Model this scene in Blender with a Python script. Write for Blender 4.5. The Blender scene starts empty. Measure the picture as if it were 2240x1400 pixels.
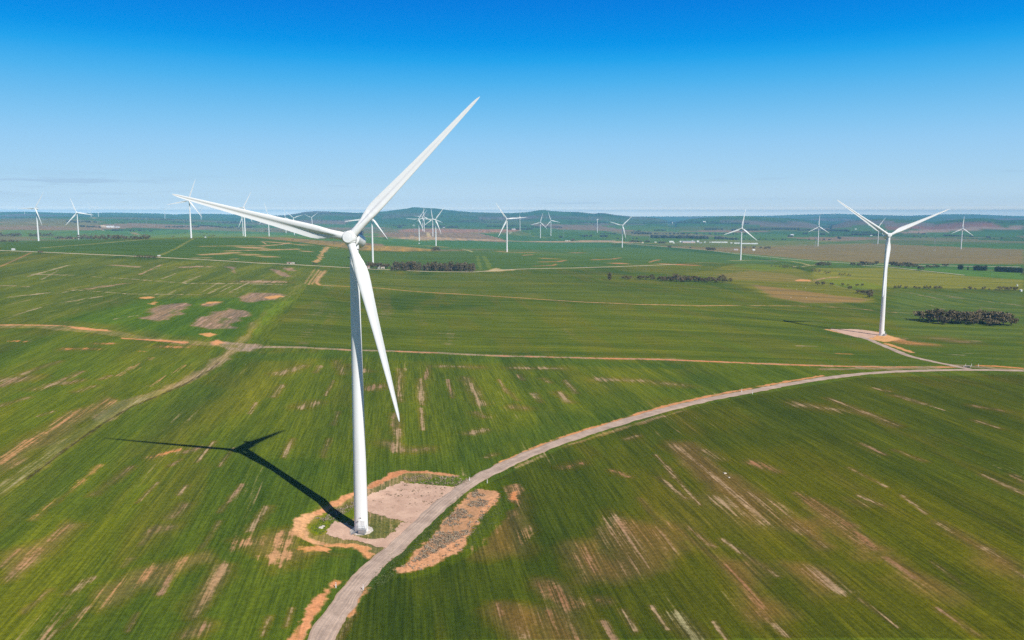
import bpy, math, random
import numpy as np
from mathutils import Matrix, Vector

random.seed(7)
RNG = np.random.default_rng(11)
C = bpy.context.scene.collection
R = math.radians

# ------------------------------------------------------------------ camera
F = 1742.0                       # focal length in pixels of the 2240 px wide photograph
TH = math.atan(234.0 / F)        # the drone looks slightly down
CT, ST = math.cos(TH), math.sin(TH)
HC = 86.18                       # flying height over the foot of the near turbine


def rays(px):
    px = np.atleast_2d(np.asarray(px, float))
    a = (px[:, 0] - 1120) / F
    b = -(px[:, 1] - 700) / F
    return np.stack([a, CT + b * ST, -ST + b * CT], 1)


def s2l(r, g, b, k=1.0):
    f = lambda c: ((c / 255 + .055) / 1.055) ** 2.4 if c > 10.3 else c / 255 / 12.92
    return (f(r) * k, f(g) * k, f(b) * k)


# ------------------------------------------------------------------ turbines as surveyed
HUB_Z, BLADE = 79.4, 48.6
# base x, base y, hub x, hub y, roll degrees, yaw, label
TURB = [
    (790.5, 1156, 764.5, 518, 46.7, 5.8, "huge white wind turbine standing on the near gravel pad, its shadow lying across the field"),
    (1928, 734, 1943, 516, 145, 8, "tall white turbine on the orange pad by the road fork, two blades raised"),
    (84.6, 527, 80, 456.5, 59, 12, "white turbine left of the long dark tree row, one blade pointing level to the left"),
    (172.5, 523.5, 168.4, 465.6, 110.5, -12, "white turbine rising from the dark tree row at far left, lower blade reaching down left"),
    (54.7, 477, 53, 459.8, 132, 12, "faint tiny turbine on the skyline behind the leftmost white turbine"),
    (199.6, 476, 198.5, 453.7, 119, -8, "left one of two tiny turbines side by side on a bare hilltop pad"),
    (215.6, 476, 214.2, 455.2, 97, -4, "right one of two tiny turbines side by side on a bare hilltop pad"),
    (361.2, 479.5, 361, 459.5, 50, 25, "faint small turbine on the skyline left of the big blade tip"),
    (418.4, 520.6, 413.7, 438.7, 71, 6, "white turbine crossed near its hub by the tip of the huge turbine's left blade"),
    (440.2, 482, 439.4, 462.7, 43, 40, "small distant turbine partly behind the lower blade of the turbine at the big blade tip"),
    (532, 516.5, 530.4, 476, 131, 5, "shorter one of two turbines whose towers stand almost touching below the big left blade"),
    (536.5, 517.5, 535, 454.2, 63.5, 4, "taller one of two turbines whose towers stand almost touching below the big left blade"),
    (588.7, 517, 587.3, 470, 107, 0, "lone turbine with its hub hidden behind the middle of the big left blade"),
    (625.7, 510, 624.7, 477, 97, 0, "small turbine hub-hidden by the big left blade, upper blade upright against sky"),
    (644, 513.7, 643.7, 476.9, 139, 0, "left one of two small turbines with raised V blades above the big left blade"),
    (683, 506, 681.9, 476.9, 37.5, 4, "right one of two small turbines with raised V blades above the big left blade"),
    (815.7, 575, 812, 477, 68, 3, "turbine whose hub is hidden by the huge turbine's raised blade, foot in the farm trees"),
    (917, 527, 917, 479.7, 57, 14, "leftmost turbine of the tight cluster below the highest hill, one blade level to the left"),
    (924.6, 506.5, 925, 475.4, 53, 14, "small turbine deep inside the cluster below the highest hill, left of the winding track"),
    (928, 507, 926.5, 474.8, 92, -4, "small cluster turbine below the highest hill, foot at the top of the winding track"),
    (946.9, 517.7, 946, 478.7, 98.5, -3, "turbine in the cluster below the highest hill with its upper blade nearly upright"),
    (953.7, 538, 953, 481, 54.5, 8, "frontmost turbine of the cluster below the highest hill, on an orange pad above bushes"),
    (1109, 551, 1108.7, 479.4, 124.5, 2, "turbine on a long orange earth strip in mid field, one blade level to the right"),
    (1137.5, 505, 1137.7, 476, 91, 66, "small turbine with a hidden rotor edge, at the blade tip of the mid field turbine"),
    (1182, 521.8, 1182, 487, 75, 0, "left one of two neighbouring turbines with crossing blade tips right of mid field"),
    (1205, 516, 1205.2, 482.5, 108, -5, "right one of two neighbouring turbines with crossing blade tips right of mid field"),
    (1306.5, 510, 1306.9, 480.6, 48, 60, "small turbine seen nearly edge on, on the plain right of the low peaks"),
    (1360.9, 541.6, 1361, 493.4, 44, 2, "turbine on the green plain left of the white sheds, one blade hanging down right"),
    (1620, 569, 1622.5, 499.6, 80, 4, "turbine in front of the white shed row, on a pale pad behind the knoll"),
    (1789, 538.7, 1790.6, 496, 87, 4, "turbine on the brown pasture left of the tall right hand turbine, lower blades spread evenly"),
    (1920, 534, 1923, 495.4, 55, 8, "small turbine half hidden behind the raised left blade of the tall right hand turbine"),
    (2102, 545, 2105.9, 500, 84, 2, "rightmost turbine, alone on the brown pasture under the reddish ploughed slope"),
]


def solve_turbine(bx, by, hy):
    r = rays([(bx, by)])[0]
    lo, hi = 60.0, 14000.0
    for _ in range(70):
        m = .5 * (lo + hi)
        p = r * m + np.array([0, 0, HUB_Z])
        d = p[1] * CT - p[2] * ST
        y = 700 - F * (p[1] * ST + p[2] * CT) / d
        if y < hy:
            lo = m
        else:
            hi = m
    p = r * m
    return p[0], p[1], p[2] + HC


SITES = [solve_turbine(t[0], t[1], t[3]) for t in TURB]
MX, MY = SITES[0][0], SITES[0][1]

# ------------------------------------------------------------------ lie of the land
ctrl = [(x, y, z) for x, y, z in SITES]
ctrl[0] = (MX, MY, 0.0)
for az in (-.55, -.3, -.1, .1, .3, .5):
    for d in (110, 160):
        ctrl.append((math.sin(az) * d, math.cos(az) * d, 0.0))
ctrl += [(MX - 54, MY + 66, 3.6), (MX - 114, MY + 86, 5.0), (MX - 44, MY + 93, 2.2), (MX + 30, MY + 20, 0),
         (MX + 22, MY - 10, 0), (MX - 14, MY - 14, .3), (80, 300, 0), (180, 300, -2), (300, 450, -6), (60, 480, 0)]
for az, d, z in ((-.6, 500, 16), (-.35, 520, 10), (-.58, 1000, 24), (-.3, 900, 14), (0, 800, 0), (.2, 900, -4),
                 (.6, 1000, -24), (.6, 2500, -45), (-.6, 4500, 30), (.3, 6500, -42), (0, 7000, -18), (.6, 7000, -52),
                 (-.3, 8000, 0), (-.6, 8000, 20)):
    ctrl.append((math.sin(az) * d, math.cos(az) * d, z))
ctrl = np.array(ctrl)


def uv(x, y):
    az = np.arctan2(x, y)
    az = .72 * np.tanh(az / .72)
    d = np.clip(np.hypot(x, y), 105, 9000)
    return az * 2.6, np.log(d)


CU, CV = uv(ctrl[:, 0], ctrl[:, 1])


def tps(r2):
    return np.where(r2 > 1e-12, .5 * r2 * np.log(np.maximum(r2, 1e-12)), 0)


n = len(ctrl)
K = tps((CU[:, None] - CU) ** 2 + (CV[:, None] - CV) ** 2) + np.eye(n) * 2e-3
Pm = np.stack([np.ones(n), CU, CV], 1)
A = np.zeros((n + 3, n + 3))
A[:n, :n] = K
A[:n, n:] = Pm
A[n:, :n] = Pm.T
SOL = np.linalg.solve(A, np.concatenate([ctrl[:, 2], np.zeros(3)]))


def hashn(i, j, s):
    h = (i * 374761393 + j * 668265263 + s * 974634721) & 0xffffffff
    h = ((h ^ (h >> 13)) * 1274126177) & 0xffffffff
    return ((h ^ (h >> 16)) & 0xffff) / 65535.0


def vnoise(x, y, s=0):
    xi = np.floor(x).astype(np.int64)
    yi = np.floor(y).astype(np.int64)
    fx, fy = x - xi, y - yi
    fx = fx * fx * (3 - 2 * fx)
    fy = fy * fy * (3 - 2 * fy)
    a, b = hashn(xi, yi, s), hashn(xi + 1, yi, s)
    c, d = hashn(xi, yi + 1, s), hashn(xi + 1, yi + 1, s)
    return (a * (1 - fx) + b * fx) * (1 - fy) + (c * (1 - fx) + d * fx) * fy


def fbm(x, y, s=0, o=4):
    t, k, f = 0, .5, 1.0
    for i in range(o):
        t = t + k * vnoise(x * f, y * f, s + i * 17)
        f *= 2.03
        k *= .5
    return t / (1 - .5 ** o)


def sstep(a, b, x):
    t = np.clip((x - a) / (b - a), 0, 1)
    return t * t * (3 - 2 * t)


# far ranges: crest distance, half depth, skyline as (photo x, photo y)
RANGES = [
    (11500, 2600, [(-900, 466), (-200, 465), (0, 463.5), (60, 463), (120, 465), (180, 466.5), (240, 464.8), (300, 466), (345, 467), (380, 469),
                   (420, 467.6), (470, 467.6), (530, 470), (580, 470.5), (640, 472), (700, 475)]),
    (9500, 2300, [(560, 476), (620, 471), (645, 467.5), (668, 463.5), (690, 461.8), (730, 463), (780, 465.5), (810, 464.5), (845, 462),
                  (872, 458.3), (892, 455.8), (902, 453.6), (912, 453.4), (925, 454.4), (955, 456), (985, 460), (1030, 464), (1085, 465.4),
                  (1120, 466), (1155, 464), (1178, 459.6), (1190, 459), (1206, 461.4), (1232, 463), (1265, 463.6), (1297, 467.3),
                  (1312, 465.8), (1322, 466), (1345, 470), (1380, 473.5), (1460, 477)]),
    (8600, 1500, [(1480, 482), (1540, 476), (1590, 472.6), (1625, 471.8), (1662, 474), (1720, 477), (1790, 482)]),
    (8000, 1300, [(1820, 487), (1880, 481), (1925, 478.5), (1990, 481), (2040, 486), (2090, 480), (2150, 477), (2200, 482), (2260, 480), (2500, 482)]),
    (12800, 1700, [(1600, 482), (1700, 477.4), (1800, 475.4), (1900, 477), (2000, 474.6), (2060, 476), (2160, 478), (2300, 477), (2700, 478)]),
    (16500, 2200, [(-900, 470), (0, 471), (1300, 474), (1450, 473.5), (1680, 472.2), (1750, 469.4), (1830, 467.6), (1900, 469.8), (1990, 472), (2040, 469.6),
                   (2090, 468.4), (2140, 469), (2190, 471.4), (2240, 473), (2500, 471), (3200, 473)]),
]
RG = []
for dr, w, pts in RANGES:
    p = np.array(pts, float)
    rr = rays(p)
    az = np.arctan2(rr[:, 0], rr[:, 1])
    z = HC + dr * rr[:, 2] / np.hypot(rr[:, 0], rr[:, 1])
    RG.append((dr, w, az, z))


def base_height(x, y):
    u, v = uv(x, y)
    h = SOL[n] + SOL[n + 1] * u + SOL[n + 2] * v
    for k in range(n):
        h = h + SOL[k] * tps((u - CU[k]) ** 2 + (v - CV[k]) ** 2)
    return h


KN = None


def height(x, y):
    x = np.asarray(x, float)
    y = np.asarray(y, float)
    h = base_height(x, y)
    d = np.hypot(x, y)
    az = np.arctan2(x, y)
    far = sstep(4200, 7500, d)
    if far.max() > 0:
        h = h + far * ((fbm(x / 2600, y / 2600, 5, 4) - .5) * 40)
    hb = np.clip(h, -80, 60)
    h = np.where(far > 0, h * (1 - far) + hb * far, h)
    for dr, w, ra, rz in RG:
        g = np.exp(-((d - dr) / w) ** 2)
        if g.max() < .004:
            continue
        z = np.interp(az, ra, rz, left=-300, right=-300)
        edge = sstep(ra[0] - .02, ra[0] + .02, az) * (1 - sstep(ra[-1] - .02, ra[-1] + .02, az))
        rough = (fbm(x / 900, y / 900, 9, 4) - .5) * .35 * (1 - g ** 8)
        h = h + np.maximum(z - np.clip(h, -60, 200), 0) * (g * (1 + rough)) * edge
    if KN is not None:
        for kx, ky, ra_, rb_, kh in KN:
            h = h + kh * np.exp(-((x - kx) / ra_) ** 2 - ((y - ky) / rb_) ** 2)
    # the field left of the near pad stands a little above the levelled pad
    dm = np.hypot(x - MX - 6, y - MY - 4)
    h = h + 1.3 * sstep(19, 26, dm) * (1 - sstep(60, 220, dm)) * (1 - sstep(-.5, .5, (x - MX) / 14))
    return h


TS = np.concatenate([np.geomspace(60, 12000, 900), np.geomspace(12050, 24000, 80)])


def P(px):
    """pixels of the photograph -> points on the ground"""
    r = rays(px)
    q = r[:, None, :] * TS[None, :, None]
    gap = q[:, :, 2] + HC - height(q[:, :, 0].ravel(), q[:, :, 1].ravel()).reshape(q.shape[:2])
    neg = gap < 0
    i = np.where(neg.any(1), neg.argmax(1), len(TS) - 1)
    i = np.maximum(i, 1)
    k = np.arange(len(i))
    g0, g1 = gap[k, i - 1], gap[k, i]
    f = np.clip(g0 / np.where(np.abs(g0 - g1) < 1e-9, 1, g0 - g1), 0, 1)
    t = TS[i - 1] + (TS[i] - TS[i - 1]) * f
    p = r * t[:, None]
    p[:, 2] = height(p[:, 0], p[:, 1])
    return p


kp = P([(1690, 590), (1800, 640)])
KN = [(kp[0, 0], kp[0, 1], 130, 110, 9.0), (kp[1, 0], kp[1, 1], 110, 90, 3.0)]


# ------------------------------------------------------------------ object helpers
def tag(o, label=None, cat=None, group=None, kind=None):
    if label: o['label'] = label
    if cat: o['category'] = cat
    if group: o['group'] = group
    if kind: o['kind'] = kind
    return o


def empty(name, loc, rz=0, **k):
    o = bpy.data.objects.new(name, None)
    C.objects.link(o)
    o.location = loc
    o.rotation_euler = (0, 0, rz)
    return tag(o, **k)


class MB:
    def __init__(s):
        s.v, s.f = [], []

    def add(s, v, f):
        b = len(s.v)
        s.v += [tuple(p) for p in v]
        s.f += [tuple(i + b for i in q) for q in f]

    def box(s, c, d, rot=None):
        v = []
        for sx in (-.5, .5):
            for sy in (-.5, .5):
                for sz in (-.5, .5):
                    p = Vector((sx * d[0], sy * d[1], sz * d[2]))
                    if rot is not None: p = rot @ p
                    v.append(p + Vector(c))
        s.add(v, [(0, 1, 3, 2), (4, 6, 7, 5), (0, 4, 5, 1), (2, 3, 7, 6), (0, 2, 6, 4), (1, 5, 7, 3)])

    def bar(s, a, b, r, r2=None, k=8):
        a, b = Vector(a), Vector(b)
        q = (b - a).to_track_quat('Z', 'Y')
        r2 = r if r2 is None else r2
        v = [a + q @ Vector((r * math.cos(t * 2 * math.pi / k), r * math.sin(t * 2 * math.pi / k), 0)) for t in range(k)]
        v += [b + q @ Vector((r2 * math.cos(t * 2 * math.pi / k), r2 * math.sin(t * 2 * math.pi / k), 0)) for t in range(k)]
        s.add(v, [(t, (t + 1) % k, k + (t + 1) % k, k + t) for t in range(k)] + [tuple(range(k - 1, -1, -1)), tuple(range(k, 2 * k))])

    def lathe(s, prof, k=48, m=None):
        v, f = [], []
        for r, z in prof:
            for t in range(k):
                p = Vector((r * math.cos(t * 2 * math.pi / k), r * math.sin(t * 2 * math.pi / k), z))
                v.append(m @ p if m is not None else p)
        for i in range(len(prof) - 1):
            for t in range(k):
                f.append((i * k + t, i * k + (t + 1) % k, (i + 1) * k + (t + 1) % k, (i + 1) * k + t))
        f.append(tuple(range(k - 1, -1, -1)))
        f.append(tuple((len(prof) - 1) * k + t for t in range(k)))
        s.add(v, f)

    def build(s, name, mat, parent=None, smooth=False, angle=40):
        me = bpy.data.meshes.new(name)
        me.from_pydata(s.v, [], s.f)
        me.materials.append(mat)
        if smooth:
            me.polygons.foreach_set('use_smooth', [True] * len(me.polygons))
            me.set_sharp_from_angle(angle=R(angle))
        o = bpy.data.objects.new(name, me)
        C.objects.link(o)
        if parent: o.parent = parent
        return o


# ------------------------------------------------------------------ materials
def new_mat(name):
    m = bpy.data.materials.new(name)
    m.use_nodes = True
    nt = m.node_tree
    return m, nt, nt.nodes, nt.links, nt.nodes['Principled BSDF']


def math_node(N, L, op, a, b=None, clamp=False):
    nd = N.new('ShaderNodeMath')
    nd.operation = op
    nd.use_clamp = clamp
    for i, q in enumerate((a, b)):
        if q is None: continue
        if isinstance(q, (int, float)):
            nd.inputs[i].default_value = q
        else:
            L.new(q, nd.inputs[i])
    return nd.outputs[0]


def mix_col(N, L, fac, a, b, mode='MIX'):
    nd = N.new('ShaderNodeMix')
    nd.data_type = 'RGBA'
    nd.blend_type = mode
    nd.clamp_factor = True
    for s, q in ((nd.inputs['Factor'], fac), (nd.inputs[6], a), (nd.inputs[7], b)):
        if isinstance(q, (int, float)):
            s.default_value = q
        elif isinstance(q, tuple):
            s.default_value = (*q[:3], 1)
        else:
            L.new(q, s)
    return nd.outputs[2]


def noise(N, L, vec, scale, detail=3, rough=.55):
    nd = N.new('ShaderNodeTexNoise')
    nd.inputs['Scale'].default_value = scale
    nd.inputs['Detail'].default_value = detail
    nd.inputs['Roughness'].default_value = rough
    if vec is not None: L.new(vec, nd.inputs['Vector'])
    return nd.outputs['Fac']


def maprange(N, L, v, a, b, c=0., d=1., smooth=True):
    nd = N.new('ShaderNodeMapRange')
    if smooth: nd.interpolation_type = 'SMOOTHSTEP'
    for i, q in enumerate((v, a, b, c, d)):
        if isinstance(q, (int, float)):
            nd.inputs[i].default_value = q
        else:
            L.new(q, nd.inputs[i])
    return nd.outputs[0]


def plain(name, col, rough=.6, var=.12, scale=3., metal=0.):
    m, nt, N, L, b = new_mat(name)
    tc = N.new('ShaderNodeTexCoord')
    f = noise(N, L, tc.outputs['Object'], scale, 4)
    f2 = maprange(N, L, f, .3, .7)
    lo = tuple(c * (1 - var) for c in col)
    hi = tuple(min(1, c * (1 + var)) for c in col)
    L.new(mix_col(N, L, f2, lo, hi), b.inputs['Base Color'])
    b.inputs['Roughness'].default_value = rough
    b.inputs['Metallic'].default_value = metal
    return m


def paint_mat():
    m, nt, N, L, b = new_mat('white_turbine_paint')
    tc = N.new('ShaderNodeTexCoord')
    mp = N.new('ShaderNodeMapping')
    mp.inputs['Scale'].default_value = (1.2, 1.2, .07)
    L.new(tc.outputs['Object'], mp.inputs['Vector'])
    f = noise(N, L, mp.outputs[0], 1.0, 5)
    L.new(mix_col(N, L, maprange(N, L, f, .42, .75), (.86, .86, .855), (.80, .795, .785)), b.inputs['Base Color'])
    b.inputs['Roughness'].default_value = .42
    b.inputs['Specular IOR Level'].default_value = .35
    return m


PAINT = paint_mat()
STEEL = plain('galvanised_steel', (.42, .42, .43), .45, .15, 6, .3)
DARK = plain('dark_fitting', (.03, .03, .035), .5)
CONC = plain('pale_concrete', (.62, .55, .48), .9, .15, 1.5)
POSTW = plain('white_plastic', (.82, .82, .80), .5)
REDR = plain('red_reflector', (.5, .03, .02), .3)
LEAF = None


# ------------------------------------------------------------------ ground mesh
def ground_axes():
    az = np.concatenate([np.linspace(-180, -44, 90)[:-1], np.arange(-44, -38, .25), np.arange(-38, 38, .05), np.arange(38, 44, .25), np.linspace(44, 180, 90)[:-1]])
    th = np.arctan((np.linspace(1440, 474, 1150) - 700) / F)
    dep = TH + th
    d = (HC) / np.tan(dep)
    d = d[(d > 0) & (d < 9000)]
    d = np.concatenate([np.geomspace(4, d[0] * .97, 30), d, np.linspace(d[-1] + 60, 27000, 230)])
    return np.radians(az), d


AZ, DD = ground_axes()
nr, nc = len(DD), len(AZ)
GX = (DD[:, None] * np.sin(AZ)[None, :]).ravel()
GY = (DD[:, None] * np.cos(AZ)[None, :]).ravel()
NV = GX.size
GZ = np.empty(NV)
for i in range(0, NV, 200000):
    GZ[i:i + 200000] = height(GX[i:i + 200000], GY[i:i + 200000])
GD = np.hypot(GX, GY)

# --- land cover painted in ground coordinates -----------------------------------
ROWA = R(-8.0)     # drill direction of most fields, clockwise from +Y
sa, ca = math.sin(ROWA), math.cos(ROWA)
AL = GX * sa + GY * ca      # along the rows
AC = GX * ca - GY * sa      # across the rows

GREEN = np.array(s2l(92, 109, 44))
GDARK = np.array(s2l(74, 97, 44))
GYEL = np.array(s2l(106, 114, 38))
OLIVE = np.array(s2l(122, 114, 62))
STRAW = np.array(s2l(176, 152, 118))
ORANGE = np.array(s2l(222, 148, 92))
PINK = np.array(s2l(164, 130, 104))
FALLOW = np.array(s2l(158, 132, 118))
PALE = np.array(s2l(205, 188, 152))
BROWN = np.array(s2l(150, 124, 84))

f1 = fbm(AC / 42, AL / 330, 3, 4)
f2 = fbm(GX / 90, GY / 90, 4, 4)
cov = GREEN[None] + (GYEL - GREEN)[None] * sstep(.48, .70, f1 * .6 + f2 * .4)[:, None]
k = sstep(.50, .28, f1 * .55 + f2 * .45)[:, None]
cov = cov * (1 - k) + GDARK[None] * k
earth = np.repeat(STRAW[None], NV, 0)
eo = sstep(.5, .66, fbm(GX / 60 + 9, GY / 60, 21, 3))[:, None]
earth = earth * (1 - eo) + PINK[None] * eo
bare = .12 + .30 * sstep(.46, .74, fbm(AC / 15, AL / 110, 31, 4)) * (GD < 1800) + .09 * (GX < -40) * (GD < 900)
rows = np.zeros(NV)
mot = sstep(.50, .68, fbm(AC / 13, AL / 75, 131, 4)) * .30 * (GD < 1600)
cov = cov * (1 - mot[:, None]) + np.array(s2l(122, 110, 62))[None] * mot[:, None]

# distant patchwork of paddocks
m = GD > 1700
ux, uy = AC / 560 + .8 * fbm(GX / 1500, GY / 1500, 77, 2), AL / 900 + .6 * fbm(GX / 1300, GY / 1300, 78, 2)
ci = np.floor(ux + .5 * (np.floor(uy) % 2)).astype(np.int64)
cj = np.floor(uy).astype(np.int64)
hh = hashn(ci, cj, 5)
pal = np.array([s2l(86, 122, 60), s2l(76, 112, 62), s2l(100, 128, 66), s2l(110, 120, 70), s2l(90, 118, 56), s2l(72, 104, 58),
                s2l(128, 120, 86), s2l(150, 122, 104), s2l(92, 126, 72), s2l(82, 116, 60)])
pc = pal[(hh * 9.99).astype(int)]
w = sstep(1700, 2300, GD)[:, None]
cov = cov * (1 - w) + pc * w
bare = bare * (1 - w[:, 0]) + .1 * w[:, 0]
# scattered dark scrub on the far hills
sc = sstep(.56, .68, fbm(GX / 340, GY / 340, 55, 5)) * sstep(5000, 9000, GD) * .6
cov = cov * (1 - sc[:, None]) + np.array(s2l(66, 84, 56))[None] * sc[:, None]


def wpoly(px):
    return P(px)[:, :2]


def seg_dist(x, y, pts, closed=False):
    d = np.full(x.shape, 1e18)
    m_ = len(pts)
    for i in range(m_ if closed else m_ - 1):
        a, b = pts[i], pts[(i + 1) % m_]
        e = b - a
        t = np.clip(((x - a[0]) * e[0] + (y - a[1]) * e[1]) / max(e @ e, 1e-9), 0, 1)
        d = np.minimum(d, (x - a[0] - t * e[0]) ** 2 + (y - a[1] - t * e[1]) ** 2)
    return np.sqrt(d)


def inside(x, y, pts):
    c = np.zeros(x.shape, bool)
    m_ = len(pts)
    j = m_ - 1
    for i in range(m_):
        xi, yi, xj, yj = *pts[i], *pts[j]
        if yi != yj:
            c ^= ((yi > y) != (yj > y)) & (x < (xj - xi) * (y - yi) / (yj - yi) + xi)
        j = i
    return c


def put(idx, wgt, col=None, b=None, ecol=None, row=None):
    global cov, bare, earth, rows
    if col is not None:
        cov[idx] = cov[idx] * (1 - wgt[:, None]) + np.asarray(col)[None] * wgt[:, None]
    if b is not None:
        bare[idx] = bare[idx] * (1 - wgt) + b * wgt
    if ecol is not None:
        earth[idx] = earth[idx] * (1 - wgt[:, None]) + np.asarray(ecol)[None] * wgt[:, None]
    if row is not None:
        rows[idx] = rows[idx] * (1 - wgt) + row * wgt


def area(px, edge=4., wob=3., strength=1., seed=0, **k):
    p = wpoly(px)
    lo, hi = p.min(0) - wob - edge, p.max(0) + wob + edge
    idx = np.nonzero((GX > lo[0]) & (GX < hi[0]) & (GY > lo[1]) & (GY < hi[1]))[0]
    if not len(idx): return
    x, y = GX[idx], GY[idx]
    d = seg_dist(x, y, p, True) * np.where(inside(x, y, p), -1, 1)
    d = d + (fbm(x / max(wob * 2.5, .5), y / max(wob * 2.5, .5), 40 + seed, 4) - .5) * wob * 2.4
    d = d + (fbm(x / .9, y / .9, 140 + seed, 2) - .5) * min(1.3, wob)
    put(idx, strength * (1 - sstep(-edge, edge, d)), **k)


def line(px, width, edge=.5, wob=.6, strength=1., seed=0, gaps=0., **k):
    p = wpoly(px)
    ex = np.hypot(*p.mean(0)) ** 2 / (HC * F)
    lo, hi = p.min(0) - width - wob - edge - ex, p.max(0) + width + wob + edge + ex
    idx = np.nonzero((GX > lo[0]) & (GX < hi[0]) & (GY > lo[1]) & (GY < hi[1]))[0]
    if not len(idx): return
    x, y = GX[idx], GY[idx]
    d = seg_dist(x, y, p) + (fbm(x / max(wob * 4, 1), y / max(wob * 4, 1), 60 + seed, 3) - .5) * wob * 2.4
    d = d + (fbm(x / .9, y / .9, 150 + seed, 2) - .5) * min(1.3, wob)
    ends = p[-1] - p[0]
    ends = ends / max(np.linalg.norm(ends), 1e-6)
    mid_ = p.mean(0) / np.linalg.norm(p.mean(0))
    fac = abs(-ends[1] * mid_[0] + ends[0] * mid_[1])
    cell = np.maximum(np.maximum(edge, GD[idx] * .0006), .62 * fac * .84 * GD[idx] ** 2 / (HC * F))
    wgt = strength * (1 - sstep(width / 2 - cell, width / 2 + cell, d))
    if gaps:
        wgt = wgt * sstep(gaps - .12, gaps + .12, fbm(x / 14, y / 14, 90 + seed, 3))
    put(idx, wgt, **k)


def blob(x0, y0, x1, y1, width_px, strength=.9, ecol=None, b=.95, **k):
    """a bare streak lying between two photo points"""
    ln = max(math.hypot(x1 - x0, y1 - y0), 1e-6)
    nx, ny = -(y1 - y0) / ln * width_px / 2, (x1 - x0) / ln * width_px / 2
    mx, my = (x0 + x1) / 2, (y0 + y1) / 2
    a = P([(x0, y0), (x1, y1), (mx + nx, my + ny), (mx - nx, my - ny)])[:, :2]
    e = (a[1] - a[0]) / np.linalg.norm(a[1] - a[0])
    o = a[2] - a[3]
    w_ = abs(o[0] * e[1] - o[1] * e[0])
    sd = int(x0 * 7 + y0) % 97
    if 'col' not in k and width_px > 4:
        line([(x0, y0), (x1, y1)], w_ * 1.2, edge=w_ * .8, wob=w_ * .4, strength=.6, col=s2l(126, 106, 66), seed=sd + 3)
    line([(x0, y0), (x1, y1)], w_, edge=w_ * .55, wob=w_ * .35, strength=strength, b=b, ecol=ecol, seed=sd, **k)


# fields ------------------------------------------------------------------
# middle field drilled crosswise
area([(585, 755), (700, 590), (1080, 592), (1530, 575), (1760, 668), (1900, 675), (2240, 660), (2240, 800), (1800, 800), (1440, 785), (1080, 776), (770, 764)],
     edge=3, wob=1.5, row=1.0)
area([(700, 596), (1030, 597), (1330, 620), (1530, 668), (1280, 660), (900, 637), (700, 624)], edge=4, wob=3, strength=.5, col=s2l(106, 118, 60))
area([(585, 752), (640, 690), (1100, 668), (1560, 690), (1780, 700), (1820, 790), (1440, 780), (1080, 772), (770, 760)], edge=14, wob=10, strength=.35, col=s2l(112, 122, 52))
area([(1960, 640), (2240, 640), (2240, 740), (2000, 740), (1950, 700)], edge=8, wob=4, strength=.6, col=s2l(96, 118, 78))
area([(1940, 745), (2240, 740), (2240, 800), (2100, 798), (1990, 770)], edge=8, wob=4, strength=.7, col=s2l(84, 106, 52))
# hillside on the left
area([(0, 562), (300, 568), (690, 588), (700, 600), (600, 680), (520, 755), (380, 742), (0, 712)], edge=8, wob=6, strength=.55, col=s2l(112, 122, 62), b=.42)
area([(150, 700), (300, 655), (640, 650), (580, 690), (500, 745), (380, 735)], edge=10, wob=10, strength=.75, col=s2l(80, 114, 44), b=.08)
# dark green field on the far left
area([(0, 550), (0, 532), (420, 524), (540, 519), (690, 535), (720, 545), (690, 580), (420, 566)], edge=6, wob=3, strength=.9, col=s2l(80, 108, 52), b=.03, row=1.)
area([(700, 552), (720, 543), (800, 551), (1000, 549), (1100, 556), (1330, 560), (1540, 572), (1250, 586), (1060, 590), (860, 588), (700, 580)], edge=6, wob=3, strength=.85,
     col=s2l(86, 114, 64), b=.03, row=1.)
area([(1000, 549), (1110, 545), (1360, 540), (1620, 560), (1700, 575), (1540, 575), (1330, 562), (1100, 558)], edge=6, wob=3, strength=.85, col=s2l(92, 120, 70), b=.06, row=1.)
area([(830, 527), (1100, 530), (1330, 531), (1340, 540), (1110, 546), (960, 546), (840, 538)], edge=6, wob=3, strength=.85, col=s2l(78, 120, 70), b=.03, row=1.)
area([(0, 512), (0, 503), (260, 505), (420, 503), (540, 506), (830, 510), (830, 517), (560, 517), (420, 519), (100, 524)], edge=20, wob=10, strength=.8, col=s2l(92, 132, 72), b=.03)
area([(290, 518), (420, 509), (560, 512), (640, 515), (700, 520), (560, 519), (430, 520), (330, 522)], edge=10, wob=8, strength=.8, col=s2l(118, 140, 62))
area([(0, 476), (120, 478), (230, 484), (180, 500), (90, 494), (0, 497)], edge=20, wob=20, strength=.85, col=s2l(140, 124, 86))
area([(540, 518), (620, 519), (690, 526), (800, 536), (900, 541), (962, 547), (880, 550), (790, 547), (690, 534), (600, 524)], edge=8, wob=5, strength=.9, col=s2l(156, 128, 84))
area([(800, 537), (880, 539), (965, 547), (890, 550), (800, 546)], edge=6, wob=4, strength=.7, col=s2l(178, 142, 76))
area([(850, 521), (900, 517.5), (1330, 525.5), (1430, 533), (1330, 530.5), (1100, 527), (960, 525.5), (900, 524)], edge=8, wob=4, strength=.95, col=s2l(190, 156, 134))
area([(868, 505), (890, 500.5), (1140, 502), (1130, 507), (1000, 509), (880, 508)], edge=20, wob=10, strength=.95, col=s2l(176, 126, 108))
area([(560, 500), (700, 498), (830, 497), (870, 500), (700, 502)], edge=20, wob=8, strength=.7, col=s2l(168, 124, 106))
area([(1200, 488), (1330, 489), (1440, 491), (1330, 492.5)], edge=30, wob=8, strength=.6, col=s2l(160, 116, 116))
area([(1480, 506), (1570, 503), (1680, 505), (1680, 508), (1540, 508)], edge=20, wob=8, strength=.8, col=s2l(178, 124, 110))
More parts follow.
